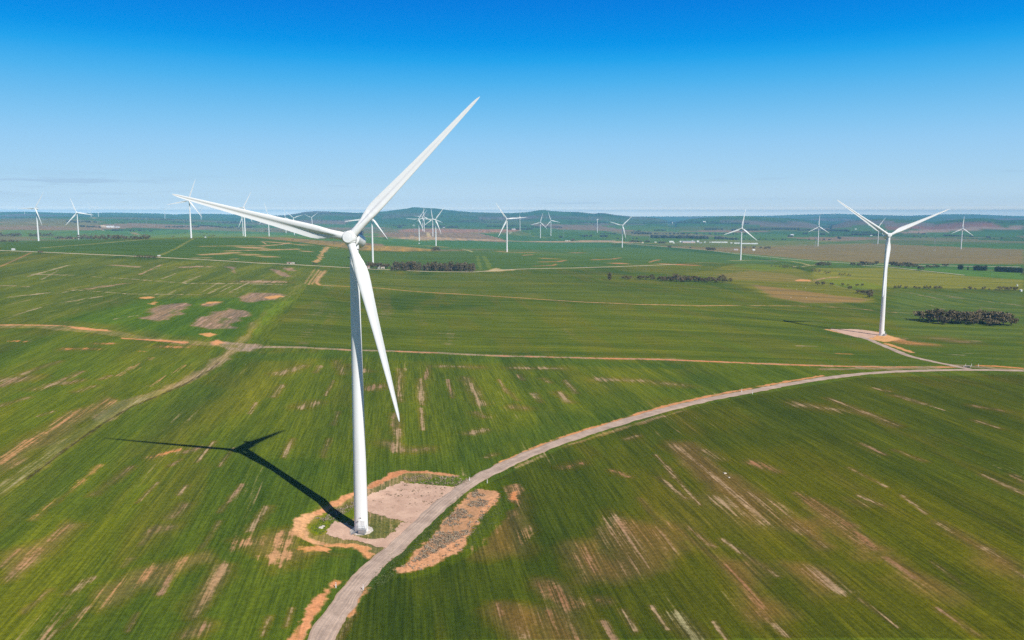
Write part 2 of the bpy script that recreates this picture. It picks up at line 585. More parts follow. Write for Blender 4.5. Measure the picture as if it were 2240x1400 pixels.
# brown pastures on the right
area([(1340, 533), (1440, 537), (1560, 541), (1700, 536), (1900, 532), (2240, 546), (2240, 577), (1950, 577), (1790, 570), (1620, 554), (1440, 538)], edge=8, wob=5, strength=.95, col=s2l(142, 120, 82), b=.05, row=1.)
area([(1400, 533), (1560, 524), (1700, 527), (1900, 526), (1900, 533), (1700, 540), (1560, 542)], edge=10, wob=6, strength=.7, col=s2l(130, 130, 84))
area([(1760, 533), (1900, 524), (2240, 531), (2240, 545), (1900, 532)], edge=8, wob=5, strength=.7, col=s2l(76, 112, 62))
area([(1935, 497), (2080, 487), (2170, 489), (2240, 492), (2160, 496), (2010, 502), (1940, 503)], edge=20, wob=10, strength=.95, col=s2l(172, 108, 88))
area([(1960, 509), (2010, 503), (2240, 494), (2240, 500), (2100, 505), (1980, 511)], edge=20, wob=8, strength=.95, col=s2l(196, 152, 132))
area([(1900, 524), (2100, 508), (2240, 503), (2240, 515), (2000, 520)], edge=20, wob=8, strength=.8, col=s2l(84, 122, 72))
# yellow-green pastures
area([(1790, 586), (1940, 585), (2030, 595), (2110, 604), (2240, 612), (2240, 634), (2050, 631), (1950, 629), (1800, 616), (1770, 606)], edge=5, wob=4, strength=.95, col=s2l(138, 136, 58), b=.05, row=1.)
area([(1950, 583), (2100, 589), (2240, 597), (2240, 612), (2110, 603)], edge=6, wob=4, strength=.9, col=s2l(94, 132, 66))
area([(1950, 577), (2240, 580), (2240, 590), (2100, 587), (1960, 582)], edge=6, wob=4, strength=.9, col=s2l(70, 112, 62))
area([(1780, 612), (1880, 612), (1940, 628), (1900, 634), (1800, 628)], edge=5, wob=4, strength=.7, col=s2l(128, 142, 46))
# the knoll
area([(1490, 600), (1580, 584), (1640, 578), (1760, 594), (1830, 624), (1900, 645), (1915, 662), (1760, 664), (1690, 652), (1640, 632), (1570, 608)], edge=7, wob=6, strength=.85, col=s2l(124, 124, 56), b=.1, row=1.)
area([(1560, 600), (1640, 592), (1730, 600), (1790, 618), (1700, 616), (1610, 612)], edge=7, wob=6, strength=.8, col=s2l(142, 124, 66))
area([(1640, 622), (1720, 632), (1820, 645), (1900, 655), (1880, 662), (1760, 662), (1690, 650)], edge=6, wob=6, strength=.85, col=s2l(150, 120, 84))
area([(1600, 582), (1650, 578), (1740, 588), (1660, 592)], edge=6, wob=6, strength=.6, col=s2l(112, 136, 56))
line([(1590, 588), (1680, 604), (1760, 614), (1830, 625), (1900, 645)], 3, col=s2l(170, 150, 100), strength=.7)
area([(1738, 613), (1752, 610.5), (1775, 612), (1772, 615), (1745, 615)], edge=2, wob=2, col=s2l(226, 162, 106), b=1., ecol=s2l(226, 162, 106))
line([(1782, 613), (1806, 608), (1835, 606)], 5, wob=2, col=s2l(196, 152, 124), b=.8, ecol=s2l(200, 160, 130))
# foreground tints
area([(1240, 1400), (1300, 1250), (1420, 1100), (1560, 1060), (1800, 1200), (2240, 1330), (2240, 1400)], edge=14, wob=14, strength=.35, col=s2l(116, 114, 42), b=.33)
area([(1090, 1060), (1200, 1020), (1400, 980), (1620, 930), (1860, 860), (2240, 840), (2240, 960), (1900, 930), (1620, 985), (1400, 1040), (1320, 1140), (1240, 1250), (1000, 1330), (880, 1300), (1040, 1220), (1120, 1120)],
     edge=9, wob=8, strength=.75, col=s2l(86, 104, 44), b=.06)
area([(800, 1030), (1000, 1010), (1200, 950), (1420, 880), (1600, 835), (1600, 815), (1400, 830), (1150, 920), (900, 1000)], edge=10, wob=8, strength=.75, col=s2l(84, 104, 48), b=.05)
area([(560, 785), (760, 778), (1100, 790), (1500, 806), (1420, 880), (1150, 930), (850, 1010), (640, 1000), (480, 960)], edge=12, wob=10, strength=.4, col=s2l(116, 124, 44), b=.28)
area([(520, 775), (770, 768), (1100, 780), (1500, 797), (1500, 808), (1100, 794), (760, 782), (560, 790)], edge=5, wob=4, strength=.8, col=s2l(84, 106, 50), b=.03)
area([(0, 730), (380, 752), (520, 770), (380, 830), (200, 900), (0, 960)], edge=10, wob=12, strength=.4, col=s2l(92, 116, 48), b=.3)
area([(0, 1080), (240, 910), (420, 830), (480, 860), (300, 980), (120, 1100), (0, 1180)], edge=8, wob=8, strength=.6, col=s2l(84, 106, 50), b=.08)
area([(470, 1200), (640, 1190), (730, 1230), (760, 1260), (690, 1300), (600, 1400), (430, 1400)], edge=7, wob=8, strength=.5, col=s2l(86, 104, 44), b=.12)

# tracks, gullies and banks -------------------------------------------------
T1 = [(520, 768), (560, 760), (640, 759), (700, 762), (770, 766), (840, 767), (960, 772), (1080, 778), (1200, 781), (1320, 784), (1440, 786), (1560, 791), (1680, 796), (1760, 799), (1840, 801), (1950, 803), (2100, 803)]
line(T1, 5, wob=1.5, col=s2l(156, 140, 112), b=.7, ecol=s2l(172, 150, 126))
line(T1[3:], 2.2, wob=1.2, gaps=.42, col=s2l(206, 138, 96), b=.9, ecol=s2l(214, 146, 104))
line(T1[9:], 2.6, wob=1, col=s2l(218, 142, 96), b=1., ecol=s2l(222, 146, 98))
line([(1800, 808), (1880, 806), (1960, 806), (2040, 804)], 6, wob=2, col=s2l(142, 126, 98), b=.6, ecol=s2l(168, 146, 122))
line([(2145, 800), (2180, 801), (2230, 805)], 4, wob=1.2, col=s2l(224, 146, 92), b=1., ecol=s2l(224, 146, 92))
line([(2080, 798), (2140, 803), (2200, 808), (2240, 808)], 7, wob=2, strength=.7, col=s2l(160, 138, 116), b=.7)
T2 = [(712, 592), (697, 608), (692, 618), (700, 624), (770, 627), (830, 630), (900, 637), (1000, 643), (1100, 649), (1200, 656), (1280, 661), (1400, 666), (1530, 669), (1600, 668)]
line(T2, 3.4, wob=.8, col=s2l(204, 158, 112), b=.9, ecol=s2l(210, 160, 112))
line(T2[11:] + [(1740, 669), (1830, 672), (1925, 680), (1960, 684)], 2.6, wob=1, gaps=.35, col=s2l(204, 156, 116), b=.9, ecol=s2l(208, 158, 116))
line([(1930, 678), (1985, 686), (2010, 688)], 2.5, wob=1, col=s2l(168, 150, 112), strength=.7)
line([(1960, 684), (2040, 684), (2240, 690)], 2.5, wob=1, strength=.5, col=s2l(150, 150, 112))
for a, b2 in (((667, 620), (689, 588)), ((674, 623), (698, 590)), ((682, 622), (703, 592))):
    line([a, b2], 1.6, wob=.8, strength=.8, col=s2l(206, 160, 116), b=.7)
# gully on the left
G1 = [(582, 680), (545, 730), (512, 765), (480, 788), (453, 808), (405, 834), (346, 859), (283, 881), (226, 915), (141, 972), (60, 1035), (0, 1080)]
line(G1[2:9], 7, edge=2, wob=3, strength=.9, col=s2l(156, 134, 98), b=.62, ecol=s2l(182, 158, 134))
line(G1[:4], 5, edge=1.5, wob=3, strength=.6, col=s2l(146, 130, 92), b=.6, ecol=s2l(178, 158, 130))
line(G1[6:], 6, edge=1.5, wob=2, strength=.75, col=s2l(134, 130, 76), b=.5, ecol=s2l(170, 160, 120))
line([(480, 792), (453, 813), (405, 840), (346, 866), (283, 892), (226, 926), (141, 984), (60, 1048)], 1.1, edge=.3, wob=.5, strength=.8, col=s2l(70, 62, 40))
line([(690, 592), (640, 640), (607, 662), (582, 682)], 6, wob=3, strength=.5, b=.6, col=s2l(124, 128, 72))
area([(560, 700), (600, 660), (640, 658), (600, 690), (560, 730)], edge=5, wob=4, strength=.6, col=s2l(112, 138, 44), b=.03)
area([(480, 748), (560, 752), (590, 758), (540, 768), (490, 766)], edge=3, wob=4, strength=.8, col=s2l(158, 136, 112), b=.75, ecol=s2l(178, 154, 136))
B1 = [(0, 714), (100, 715), (160, 719), (230, 727), (300, 738), (400, 749), (450, 752), (500, 757)]
line(B1, 13, edge=2, wob=4, strength=.85, col=s2l(136, 128, 76), b=.5, ecol=s2l(170, 140, 116))
line([(0, 711), (90, 711), (140, 713), (190, 719), (240, 724)], 3.2, wob=2, col=s2l(196, 146, 100), b=.8, ecol=s2l(212, 156, 108))
line([(165, 717), (190, 720), (225, 722)], 7, wob=2, col=s2l(220, 158, 104), b=1., ecol=s2l(222, 160, 108))
line([(270, 740), (330, 744), (370, 746), (400, 749)], 4, wob=2, col=s2l(216, 150, 100), b=.95, ecol=s2l(220, 154, 106))
line([(300, 743), (400, 752), (450, 757)], 1.2, wob=.6, col=s2l(84, 66, 48), strength=.8)
area([(462, 748), (478, 744), (487, 751), (476, 755), (463, 754)], edge=2, wob=2, col=s2l(222, 158, 108), b=1., ecol=s2l(222, 158, 108))
# orange worn strips
line([(0, 1012), (60, 967), (94, 948), (130, 928), (189, 898), (239, 876)], 6.5, edge=3, wob=2, strength=.95, b=.72, ecol=s2l(206, 148, 102), col=s2l(122, 118, 54))
line([(74, 1136), (146, 1080), (218, 1017)], 2.2, edge=1, wob=1, strength=.9, b=.66, ecol=s2l(212, 150, 98), col=s2l(128, 122, 56))
line([(225, 1297), (270, 1275), (321, 1253), (386, 1231), (440, 1219)], 5, edge=3, wob=3, strength=.9, b=.7, ecol=s2l(206, 150, 104), col=s2l(132, 122, 56))
line([(230, 1310), (150, 1370), (110, 1400)], 4, edge=2.5, wob=3, strength=.6, b=.65, ecol=s2l(206, 156, 116))
line([(262, 822), (320, 790), (335, 783)], 4, edge=2, wob=2, strength=.8, b=.75, ecol=s2l(206, 150, 104))
line([(325, 845), (370, 818), (410, 798)], 3.5, edge=2, wob=2, strength=.8, b=.75, ecol=s2l(206, 150, 104))
# fallow lenses on the hillside
for q in ([(314, 695), (333, 679), (358, 667), (409, 661), (413, 666), (390, 688), (374, 699), (346, 702)],
          [(424, 714), (424, 698), (465, 686), (503, 675), (553, 682), (547, 692), (516, 701), (503, 717), (456, 721)],
          [(523, 652), (541, 641), (597, 641), (624, 646), (597, 655), (541, 661)],
          [(490, 583), (512, 582), (517, 590), (512, 598), (505, 588)], [(588, 586), (604, 589), (622, 596), (636, 604), (628, 607), (610, 601), (596, 592)],
          [(437, 672), (458, 662), (488, 659), (462, 670)], [(620, 586), (640, 586), (646, 592), (628, 592)]):
    area(q, edge=3, wob=6, col=s2l(152, 126, 108), b=.55, ecol=s2l(192, 154, 134), row=.0)
for q in ([(366, 682), (380, 676), (392, 680), (378, 686)], [(470, 704), (490, 694), (505, 698), (486, 708)]):
    area(q, edge=3, wob=4, strength=.6, col=s2l(98, 116, 52), b=.2)
for q in ([(305, 652), (322, 648), (338, 650), (322, 654)], [(326, 664), (340, 658), (346, 661), (334, 666)], [(440, 731), (460, 728), (474, 731), (458, 736)],
          [(446, 666), (458, 660), (486, 660), (460, 664)], [(580, 650), (606, 646), (622, 648), (590, 655)]):
    area(q, edge=1.5, wob=2.5, col=s2l(218, 160, 98), b=.9, ecol=s2l(222, 164, 104))
for x0, y0, x1, y1, wpx in ((305, 601, 352, 579, 5), (195, 632, 273, 620, 6), (116, 645, 163, 634, 3), (163, 634, 283, 643, 2), (283, 643, 440, 645, 2), (0, 624, 63, 627, 3), (75, 600, 150, 602, 3),
                            (60, 605, 150, 580, 4), (20, 650, 110, 640, 3), (355, 610, 385, 598, 4), (400, 618, 440, 603, 4), (455, 642, 500, 622, 3), (480, 640, 520, 618, 3), (440, 640, 480, 618, 3),
                            (500, 640, 545, 618, 3), (535, 617, 613, 616, 7), (400, 584, 450, 583, 5), (250, 580, 300, 584, 5), (30, 690, 90, 672, 3), (200, 605, 409, 620, 2), (409, 620, 629, 623, 2),
                            (130, 590, 90, 612, 4), (300, 690, 250, 698, 3), (150, 660, 220, 648, 3)):
    blob(x0, y0, x1, y1, wpx * .65, .75, ecol=s2l(196, 178, 140) if wpx < 5 else s2l(196, 156, 128))
# earth dashes in the dark field
for x0, y0, x1, y1, wpx in ((442, 539, 571, 538, 2), (571, 538, 612, 535, 3), (612, 535, 634, 531, 3.4), (535, 541.5, 570, 542, 5), (491, 549, 576, 547, 2.2), (576, 547, 653, 545, 3.4), (441, 557.5, 525, 552.5, 5),
                            (534, 557.5, 560, 557, 6), (575, 561.5, 600, 561.5, 4), (660, 549.5, 678, 550, 2.5), (655, 535.5, 672, 535.5, 4), (574, 529, 582, 534, 4), (600, 530, 612, 531, 3),
                            (505, 567, 520, 566, 2), (426, 564.5, 460, 564, 1.6)):
    blob(x0, y0, x1, y1, wpx * .5, .95, ecol=s2l(204, 160, 122), col=s2l(190, 156, 112))
line([(716, 540), (706, 552), (700, 562), (692, 574)], 9, wob=5, gaps=.4, col=s2l(188, 152, 98), b=.8, ecol=s2l(204, 160, 110))
line([(712, 541), (732, 543), (750, 545)], 7, wob=3, gaps=.35, col=s2l(170, 160, 90))
line([(352, 558), (386, 543), (400, 535), (424, 522)], 5, wob=2, strength=.7, col=s2l(150, 146, 84))
line([(92, 542), (200, 534), (290, 526), (335, 522.5), (360, 522), (420, 521.5), (432, 521.5)], 7, wob=2, col=s2l(196, 176, 128), strength=.9)
line([(480, 519), (545, 519)], 9, wob=3, col=s2l(196, 176, 140))
line([(0, 583), (30, 570), (68, 553)], 3, col=s2l(170, 128, 92), strength=.9)
line([(0, 486), (60, 487), (90, 490), (120, 491)], 10, wob=4, col=s2l(190, 160, 124), strength=.8)
line([(50, 519), (84, 518), (110, 519)], 22, wob=8, col=s2l(186, 112, 76), strength=.8)
area([(128, 521), (160, 519), (172, 520), (165, 523), (132, 524)], edge=10, wob=8, col=s2l(170, 126, 96), strength=.8)
area([(288, 508), (298, 509), (306, 514), (292, 513)], edge=10, wob=6, col=s2l(196, 150, 124), strength=.8)
# far pads and tracks
line([(1088, 549.5), (1108, 551.5), (1135, 552.5), (1165, 552)], 11, wob=4, col=s2l(206, 148, 104), b=.8, ecol=s2l(212, 150, 104))
line([(1165, 553), (1200, 555), (1250, 557)], 4, col=s2l(176, 160, 112), strength=.8)
for x0, y0, x1, y1, wpx in ((1185, 573, 1222, 572, 2.4), (1222, 572, 1237, 569.5, 3), (1170, 582, 1208, 580.5, 2), (1208, 580.5, 1216, 578, 3), (1296, 568.5, 1340, 566.5, 1.8), (1340, 566.5, 1356, 564, 2.4), (1346, 576.5, 1356, 576, 6),
                            (1420, 574, 1432, 570, 2.8), (1432, 570, 1444, 568, 2.8), (1450, 577, 1490, 579, 2), (1490, 579, 1520, 580, 2.2), (1250, 553, 1275, 553, 1.8), (1145, 558.5, 1165, 557, 1.8), (1190, 565, 1215, 566, 1.4)):
    blob(x0, y0, x1, y1, wpx * .55, .95, ecol=s2l(214, 138, 92), col=s2l(190, 140, 90))
line([(1400, 581), (1480, 578), (1540, 574), (1580, 576)], 6, wob=2.5, strength=.8, col=s2l(178, 146, 92))
area([(1070, 591), (1085, 586), (1100, 590), (1130, 590.5), (1085, 594), (1060, 594)], edge=4, wob=4, col=s2l(206, 180, 142), b=.6)
line([(1052, 590), (1048, 576), (1044, 560)], 6, wob=3, strength=.4, col=s2l(140, 150, 78))
line([(1072, 588), (1066, 574), (1058, 560)], 8, wob=3, strength=.4, col=s2l(140, 150, 78))
line([(928, 507), (936, 509), (937, 515), (940, 518)], 20, wob=5, col=s2l(206, 176, 138))
line([(905, 526.5), (935, 526.5)], 18, wob=5, col=s2l(196, 152, 112))
line([(940, 538), (955, 539), (975, 540.5)], 16, wob=5, col=s2l(206, 152, 110), b=.6)
line([(900, 537), (930, 537.5), (945, 539)], 5, col=s2l(170, 160, 110))
line([(1012, 545), (1022, 547), (1033, 551)], 5, col=s2l(186, 176, 136))
line([(1600, 570), (1640, 569.5), (1700, 571), (1730, 571.5)], 10, wob=4, col=s2l(200, 176, 140), strength=.9)
line([(1730, 571.5), (1752, 575), (1770, 580)], 7, wob=2, col=s2l(192, 172, 132), strength=.9)
line([(1735, 584), (1760, 582), (1785, 579.5)], 6, wob=2, col=s2l(192, 172, 132), strength=.9)
line([(1568, 546), (1610, 547), (1690, 547), (1720, 548.5)], 7, wob=2, col=s2l(196, 164, 124), strength=.9)
line([(1776, 528.5), (1900, 529)], 8, wob=3, col=s2l(170, 160, 120), strength=.5)
line([(1040, 509), (1150, 515), (1200, 520)], 7, wob=3, col=s2l(170, 160, 124), strength=.7)
line([(1115, 510), (1119, 507)], 9, col=s2l(200, 190, 160))
line([(1210, 503), (1320, 508)], 10, wob=4, col=s2l(160, 160, 124), strength=.6)
line([(1960, 512), (2030, 515), (2100, 517)], 9, wob=3, col=s2l(180, 160, 124), strength=.6)
line([(2100, 519), (2180, 521), (2240, 523)], 12, wob=3, col=s2l(196, 164, 134), strength=.7)
line([(196, 497), (210, 500), (226, 504)], 8, col=s2l(196, 170, 134), strength=.9)
area([(200, 476.5), (206, 475), (212, 477), (206, 478)], edge=20, wob=5, col=s2l(206, 166, 120))
# streaky wear in the near fields
RED = s2l(170, 122, 90)
SW = s2l(184, 156, 124)
for x0, y0, x1, y1, wpx, e in (
    (1478, 978, 1560, 1044, 26, SW), (1560, 1044, 1660, 1122, 18, SW), (1540, 985, 1575, 1006, 14, SW), (1648, 1012, 1696, 1030, 10, RED), (1434, 995, 1531, 1104, 6, SW),
    (1570, 1092, 1655, 1134, 34, SW), (1646, 1085, 1704, 1118, 20, SW), (1743, 1079, 1861, 1149, 13, RED), (1849, 1145, 1915, 1200, 12, RED), (1724, 1136, 1800, 1194, 16, SW),
    (1466, 1143, 1600, 1250, 7, RED), (1595, 1236, 1665, 1328, 13, RED), (1752, 1249, 1838, 1292, 24, SW), (1187, 1280, 1252, 1326, 26, RED), (1312, 1312, 1324, 1316, 13, RED),
    (1119, 1342, 1151, 1392, 26, SW), (1202, 1342, 1246, 1400, 34, RED), (1363, 1336, 1392, 1380, 14, SW), (1425, 1326, 1460, 1376, 9, SW), (1478, 1349, 1527, 1400, 28, s2l(180, 172, 128)),
    (1280, 1200, 1300, 1246, 20, PINK), (1872, 1098, 1886, 1104, 12, SW), (1752, 886, 1823, 896, 11, SW), (1813, 872, 1890, 903, 6, SW), (1890, 903, 1958, 930, 9, SW), (1916, 850, 1942, 856, 4, SW),
    (1964, 866, 2016, 882, 6, SW), (2016, 882, 2065, 897, 3, SW), (2135, 920, 2183, 936, 5, SW), (2131, 888, 2189, 898, 5, PINK), (1887, 972, 1935, 994, 6, PINK), (1858, 1023, 1938, 1065, 5, SW),
    (1974, 1084, 2025, 1123, 7, SW), (2054, 1145, 2141, 1197, 14, SW), (2215, 1039, 2240, 1055, 8, PINK), (2150, 1039, 2237, 1078, 6, SW), (2160, 1200, 2240, 1262, 16, SW), (1940, 1220, 2000, 1262, 10, RED),
    (2040, 1230, 2100, 1275, 7, SW), (1957, 985, 2020, 1008, 5, SW), (1880, 1085, 1930, 1106, 5, SW), (1340, 1030, 1372, 1042, 8, RED), (1240, 1022, 1270, 1013, 12, RED), (1370, 960, 1394, 953, 6, SW),
    (1440, 1045, 1500, 1090, 8, SW), (1460, 1020, 1475, 1045, 10, SW), (1580, 1180, 1700, 1260, 8, SW), (1400, 1090, 1440, 1140, 8, PINK), (1500, 1150, 1560, 1195, 10, PINK), (1660, 1340, 1720, 1390, 10, SW),
    (1880, 1310, 1960, 1370, 7, SW), (2050, 1330, 2140, 1390, 9, PINK), (1560, 1360, 1590, 1400, 8, SW), (1320, 1360, 1345, 1400, 12, PINK), (1090, 1320, 1100, 1345, 12, RED), (770, 1345, 740, 1400, 14, SW),
    # field behind the near turbine
    (877, 807, 871, 879, 13, SW), (864, 905, 868, 950, 16, PINK), (848, 968, 872, 984, 18, PINK), (871, 940, 871, 985, 14, SW), (920, 829, 925, 885, 13, SW), (922, 893, 924, 940, 10, SW), (913, 984, 932, 982, 9, PINK),
    (1016, 825, 1054, 885, 18, SW), (1040, 902, 1058, 912, 10, PINK), (736, 790, 749, 818, 14, SW), (607, 818, 662, 800, 9, SW), (617, 842, 597, 868, 10, SW), (730, 832, 711, 866, 6, SW), (662, 890, 686, 882, 16, SW),
    (969, 801, 1050, 803, 5, SW), (1120, 805, 1222, 806, 5, SW), (1136, 820, 1146, 832, 8, PINK), (1186, 828, 1202, 836, 6, SW), (1236, 832, 1260, 860, 8, SW), (1168, 860, 1184, 880, 9, SW), (1105, 850, 1132, 876, 7, PINK),
    (1223, 858, 1245, 879, 12, SW), (1312, 830, 1400, 833, 7, SW), (1440, 838, 1490, 842, 7, SW), (1130, 890, 1150, 893, 8, PINK), (1030, 948, 1060, 940, 8, SW), (800, 850, 826, 845, 10, PINK), (770, 800, 800, 812, 10, SW),
    (700, 800, 690, 815, 8, SW), (560, 880, 545, 905, 6, SW), (740, 900, 730, 930, 8, SW), (640, 960, 620, 1000, 10, SW), (720, 960, 705, 1000, 9, SW), (1065, 1000, 1085, 993, 6, SW), (980, 830, 990, 870, 8, PINK),
    (940, 800, 930, 830, 8, PINK), (1090, 830, 1110, 860, 5, SW),
    # lower left field
    (210, 1080, 285, 1022, 12, PINK), (300, 1100, 345, 1055, 5, SW), (392, 1082, 408, 1062, 8, SW), (310, 1190, 345, 1150, 9, SW), (378, 1130, 402, 1105, 16, PINK), (338, 1160, 366, 1155, 12, PINK), (115, 1180, 150, 1150, 14, PINK),
    (20, 1260, 80, 1205, 22, PINK), (145, 1300, 200, 1265, 9, SW), (450, 1300, 492, 1238, 22, STRAW), (420, 1350, 445, 1310, 20, SW), (405, 1390, 450, 1372, 18, PINK), (270, 1240, 285, 1222, 9, PINK), (100, 1400, 190, 1330, 8, SW),
    (370, 1260, 350, 1300, 14, PINK), (280, 1380, 300, 1340, 10, PINK), (480, 1140, 440, 1200, 8, SW), (530, 1060, 480, 1120, 8, PINK), (545, 1160, 585, 1110, 14, SW), (510, 980, 480, 1020, 6, SW), (590, 1350, 575, 1390, 12, SW),
    (640, 1330, 625, 1370, 9, SW), (50, 1340, 110, 1290, 8, PINK), (0, 1240, 40, 1205, 10, PINK), (430, 1010, 470, 965, 7, SW),
    # far left field
    (0, 832, 62, 826, 9, SW), (0, 845, 40, 830, 8, PINK), (80, 852, 130, 838, 9, SW), (132, 834, 180, 812, 6, PINK), (170, 856, 205, 845, 6, SW), (50, 818, 130, 790, 5, SW), (150, 838, 176, 832, 6, PINK), (220, 830, 240, 822, 5, PINK),
    (215, 752, 245, 752, 4, ORANGE), (145, 763, 205, 763, 5, ORANGE), (285, 768, 312, 768, 3, ORANGE), (350, 758, 405, 759, 5, ORANGE), (20, 746, 55, 747, 3, ORANGE), (60, 870, 0, 888, 5, SW), (85, 910, 115, 900, 4, SW),
    (330, 1000, 385, 985, 6, ORANGE), (410, 988, 432, 980, 9, PINK), (370, 1020, 395, 1005, 5, PINK),
    # fields at the right edge
    (1950, 742, 1985, 750, 6, ORANGE), (1985, 750, 2027, 753, 6, ORANGE), (1980, 748, 2000, 752, 5, ORANGE), (2065, 742, 2115, 749, 7, PINK), (2090, 776, 2105, 777, 3, PALE), (2115, 745, 2140, 746, 3, SW), (1745, 757, 1785, 758, 3, SW),
    (1838, 774, 1856, 774, 3, ORANGE), (2150, 672, 2170, 675, 3, SW), (2190, 662, 2240, 670, 3, SW), (2035, 668, 2065, 676, 2.4, SW), (2030, 642, 2100, 650, 2, SW), (1985, 640, 2060, 655, 2, SW), (2080, 650, 2180, 662, 2, SW),
):
    blob(x0, y0, x1, y1, wpx * 1.05, 1., ecol=e, b=.66)
area([(1335, 1124), (1357, 1136), (1389, 1175), (1402, 1230), (1380, 1249), (1351, 1207), (1319, 1156)], edge=3, wob=3, b=.66, ecol=s2l(192, 160, 128))
area([(1357, 1133), (1421, 1143), (1445, 1169), (1425, 1194), (1405, 1188), (1389, 1170)], edge=3, wob=4, strength=.9, b=.55, ecol=s2l(200, 146, 104), col=s2l(126, 116, 52))
area([(1270, 1195), (1300, 1190), (1312, 1240), (1280, 1250), (1262, 1225)], edge=4, wob=4, strength=.9, b=.6, ecol=s2l(186, 150, 118), col=s2l(126, 120, 52))
area([(1440, 1120), (1700, 1110), (1740, 1135), (1600, 1160), (1450, 1150)], edge=8, wob=8, strength=.7, b=.55, ecol=s2l(196, 152, 114), col=s2l(122, 118, 50))
WASH = s2l(140, 112, 74)
for q, b_, e_ in (([(1335, 1118), (1400, 1135), (1480, 1150), (1500, 1200), (1420, 1262), (1370, 1262), (1310, 1170)], .60, PINK), ([(1460, 965), (1520, 968), (1600, 1040), (1690, 1120), (1640, 1132), (1560, 1070)], .56, SW),
                  ([(1775, 1100), (1830, 1120), (1925, 1200), (1890, 1222), (1790, 1150)], .56, RED), ([(1580, 1220), (1630, 1232), (1700, 1340), (1650, 1350), (1600, 1290)], .58, RED),
                  ([(1720, 1130), (1770, 1140), (1830, 1196), (1780, 1204)], .54, SW), ([(1735, 1240), (1800, 1250), (1860, 1296), (1790, 1300)], .56, PINK), ([(1090, 1325), (1170, 1330), (1190, 1400), (1110, 1400)], .52, PINK),
                  ([(1175, 1272), (1240, 1285), (1270, 1345), (1260, 1400), (1190, 1400), (1200, 1340)], .54, RED), ([(2120, 1180), (2239, 1240), (2239, 1290), (2140, 1230)], .5, SW), ([(1255, 1190), (1310, 1180), (1330, 1260), (1280, 1270)], .5, RED),
                  ([(1930, 1200), (2010, 1240), (2110, 1300), (2060, 1310), (1960, 1260)], .48, PINK), ([(1080, 1095), (1130, 1085), (1160, 1150), (1130, 1210), (1060, 1215), (1040, 1200)], .5, RED)):
    area(q, edge=5, wob=5, strength=.62, b=b_, ecol=e_, col=WASH)
for q in ([(500, 1180), (560, 1165), (650, 1150), (660, 1185), (720, 1210), (660, 1230), (600, 1240), (540, 1220)], [(230, 1290), (330, 1245), (450, 1205), (470, 1225), (340, 1280), (240, 1320)],
          [(0, 1000), (110, 930), (240, 868), (250, 885), (120, 955), (0, 1035)], [(20, 1210), (90, 1180), (150, 1140), (170, 1150), (100, 1220), (40, 1270)], [(420, 1300), (470, 1230), (510, 1240), (470, 1320), (430, 1380)]):
    area(q, edge=4, wob=5, strength=.6, b=.54, ecol=s2l(206, 152, 108), col=s2l(136, 112, 66))
area([(1560, 1050), (1660, 1060), (1720, 1120), (1640, 1130)], edge=8, wob=8, strength=.5, b=.5)

# surroundings of the near pad -----------------------------------------------
area([(655, 1160), (700, 1112), (810, 1062), (880, 1030), (980, 1036), (1040, 1050), (1010, 1075), (900, 1145), (850, 1215), (760, 1200), (690, 1190)], edge=1.5, wob=1.5, col=s2l(132, 122, 78), b=.55, ecol=s2l(182, 150, 118))
area([(676, 1155), (706, 1125), (760, 1100), (800, 1090), (790, 1130), (740, 1140), (712, 1165), (690, 1170)], edge=1.2, wob=1.5, col=s2l(104, 122, 34), b=.25, ecol=s2l(190, 146, 104))
area([(712, 1118), (790, 1078), (796, 1100), (745, 1120)], edge=1, wob=1.5, strength=.8, b=.55, ecol=s2l(192, 142, 100), col=s2l(116, 108, 62))
area([(800, 1130), (850, 1140), (895, 1142), (905, 1150), (870, 1160), (838, 1172), (800, 1176), (775, 1165)], edge=1.8, wob=2.2, strength=.62, col=s2l(132, 126, 66), b=.45, ecol=s2l(196, 160, 132))
area([(890, 1058), (960, 1042), (1010, 1040), (1040, 1048), (1012, 1064), (960, 1064)], edge=1, wob=1.2, col=s2l(96, 118, 38), b=.25)
RING = [(1000, 1042), (970, 1037), (927, 1033), (885, 1032), (865, 1037), (835, 1052), (810, 1065), (765, 1084), (735, 1101), (707, 1116), (677, 1128), (658, 1143), (655, 1160), (665, 1175), (690, 1187), (712, 1193)]
line(RING, 1.8, edge=.5, wob=.9, gaps=.28, col=s2l(210, 150, 108), b=1., ecol=s2l(212, 152, 110))
line(RING[2:7], 2.4, edge=.7, wob=1.2, gaps=.26, col=s2l(206, 140, 98), b=1., ecol=s2l(208, 142, 100))
line(RING[10:15], 2.8, edge=.7, wob=1.2, col=s2l(222, 170, 126), b=1., ecol=s2l(222, 170, 126))
line([(712, 1193), (745, 1192), (775, 1193), (800, 1200)], 2.4, edge=.4, wob=1.1, col=s2l(222, 158, 106), b=1., ecol=s2l(222, 160, 108))
for q in ([(765, 1190), (800, 1195), (818, 1212), (805, 1225), (786, 1212)], [(655, 1201), (700, 1194), (725, 1200), (715, 1206), (670, 1205)]):
    area(q, edge=.8, wob=1.3, col=s2l(226, 160, 108), b=.95, ecol=s2l(228, 162, 110))
for q in ([(505, 1188), (560, 1172), (600, 1170), (580, 1195), (520, 1200)], [(575, 1180), (612, 1168), (640, 1185), (620, 1200)], [(585, 1215), (605, 1205), (648, 1205), (640, 1225), (612, 1225), (615, 1242), (596, 1240)], [(545, 1212), (565, 1208), (575, 1222), (552, 1226)],
          [(615, 1165), (650, 1158), (662, 1170), (640, 1178)]):
    area(q, edge=2.5, wob=2.6, strength=.95, b=.80, ecol=s2l(216, 162, 118), row=.5)
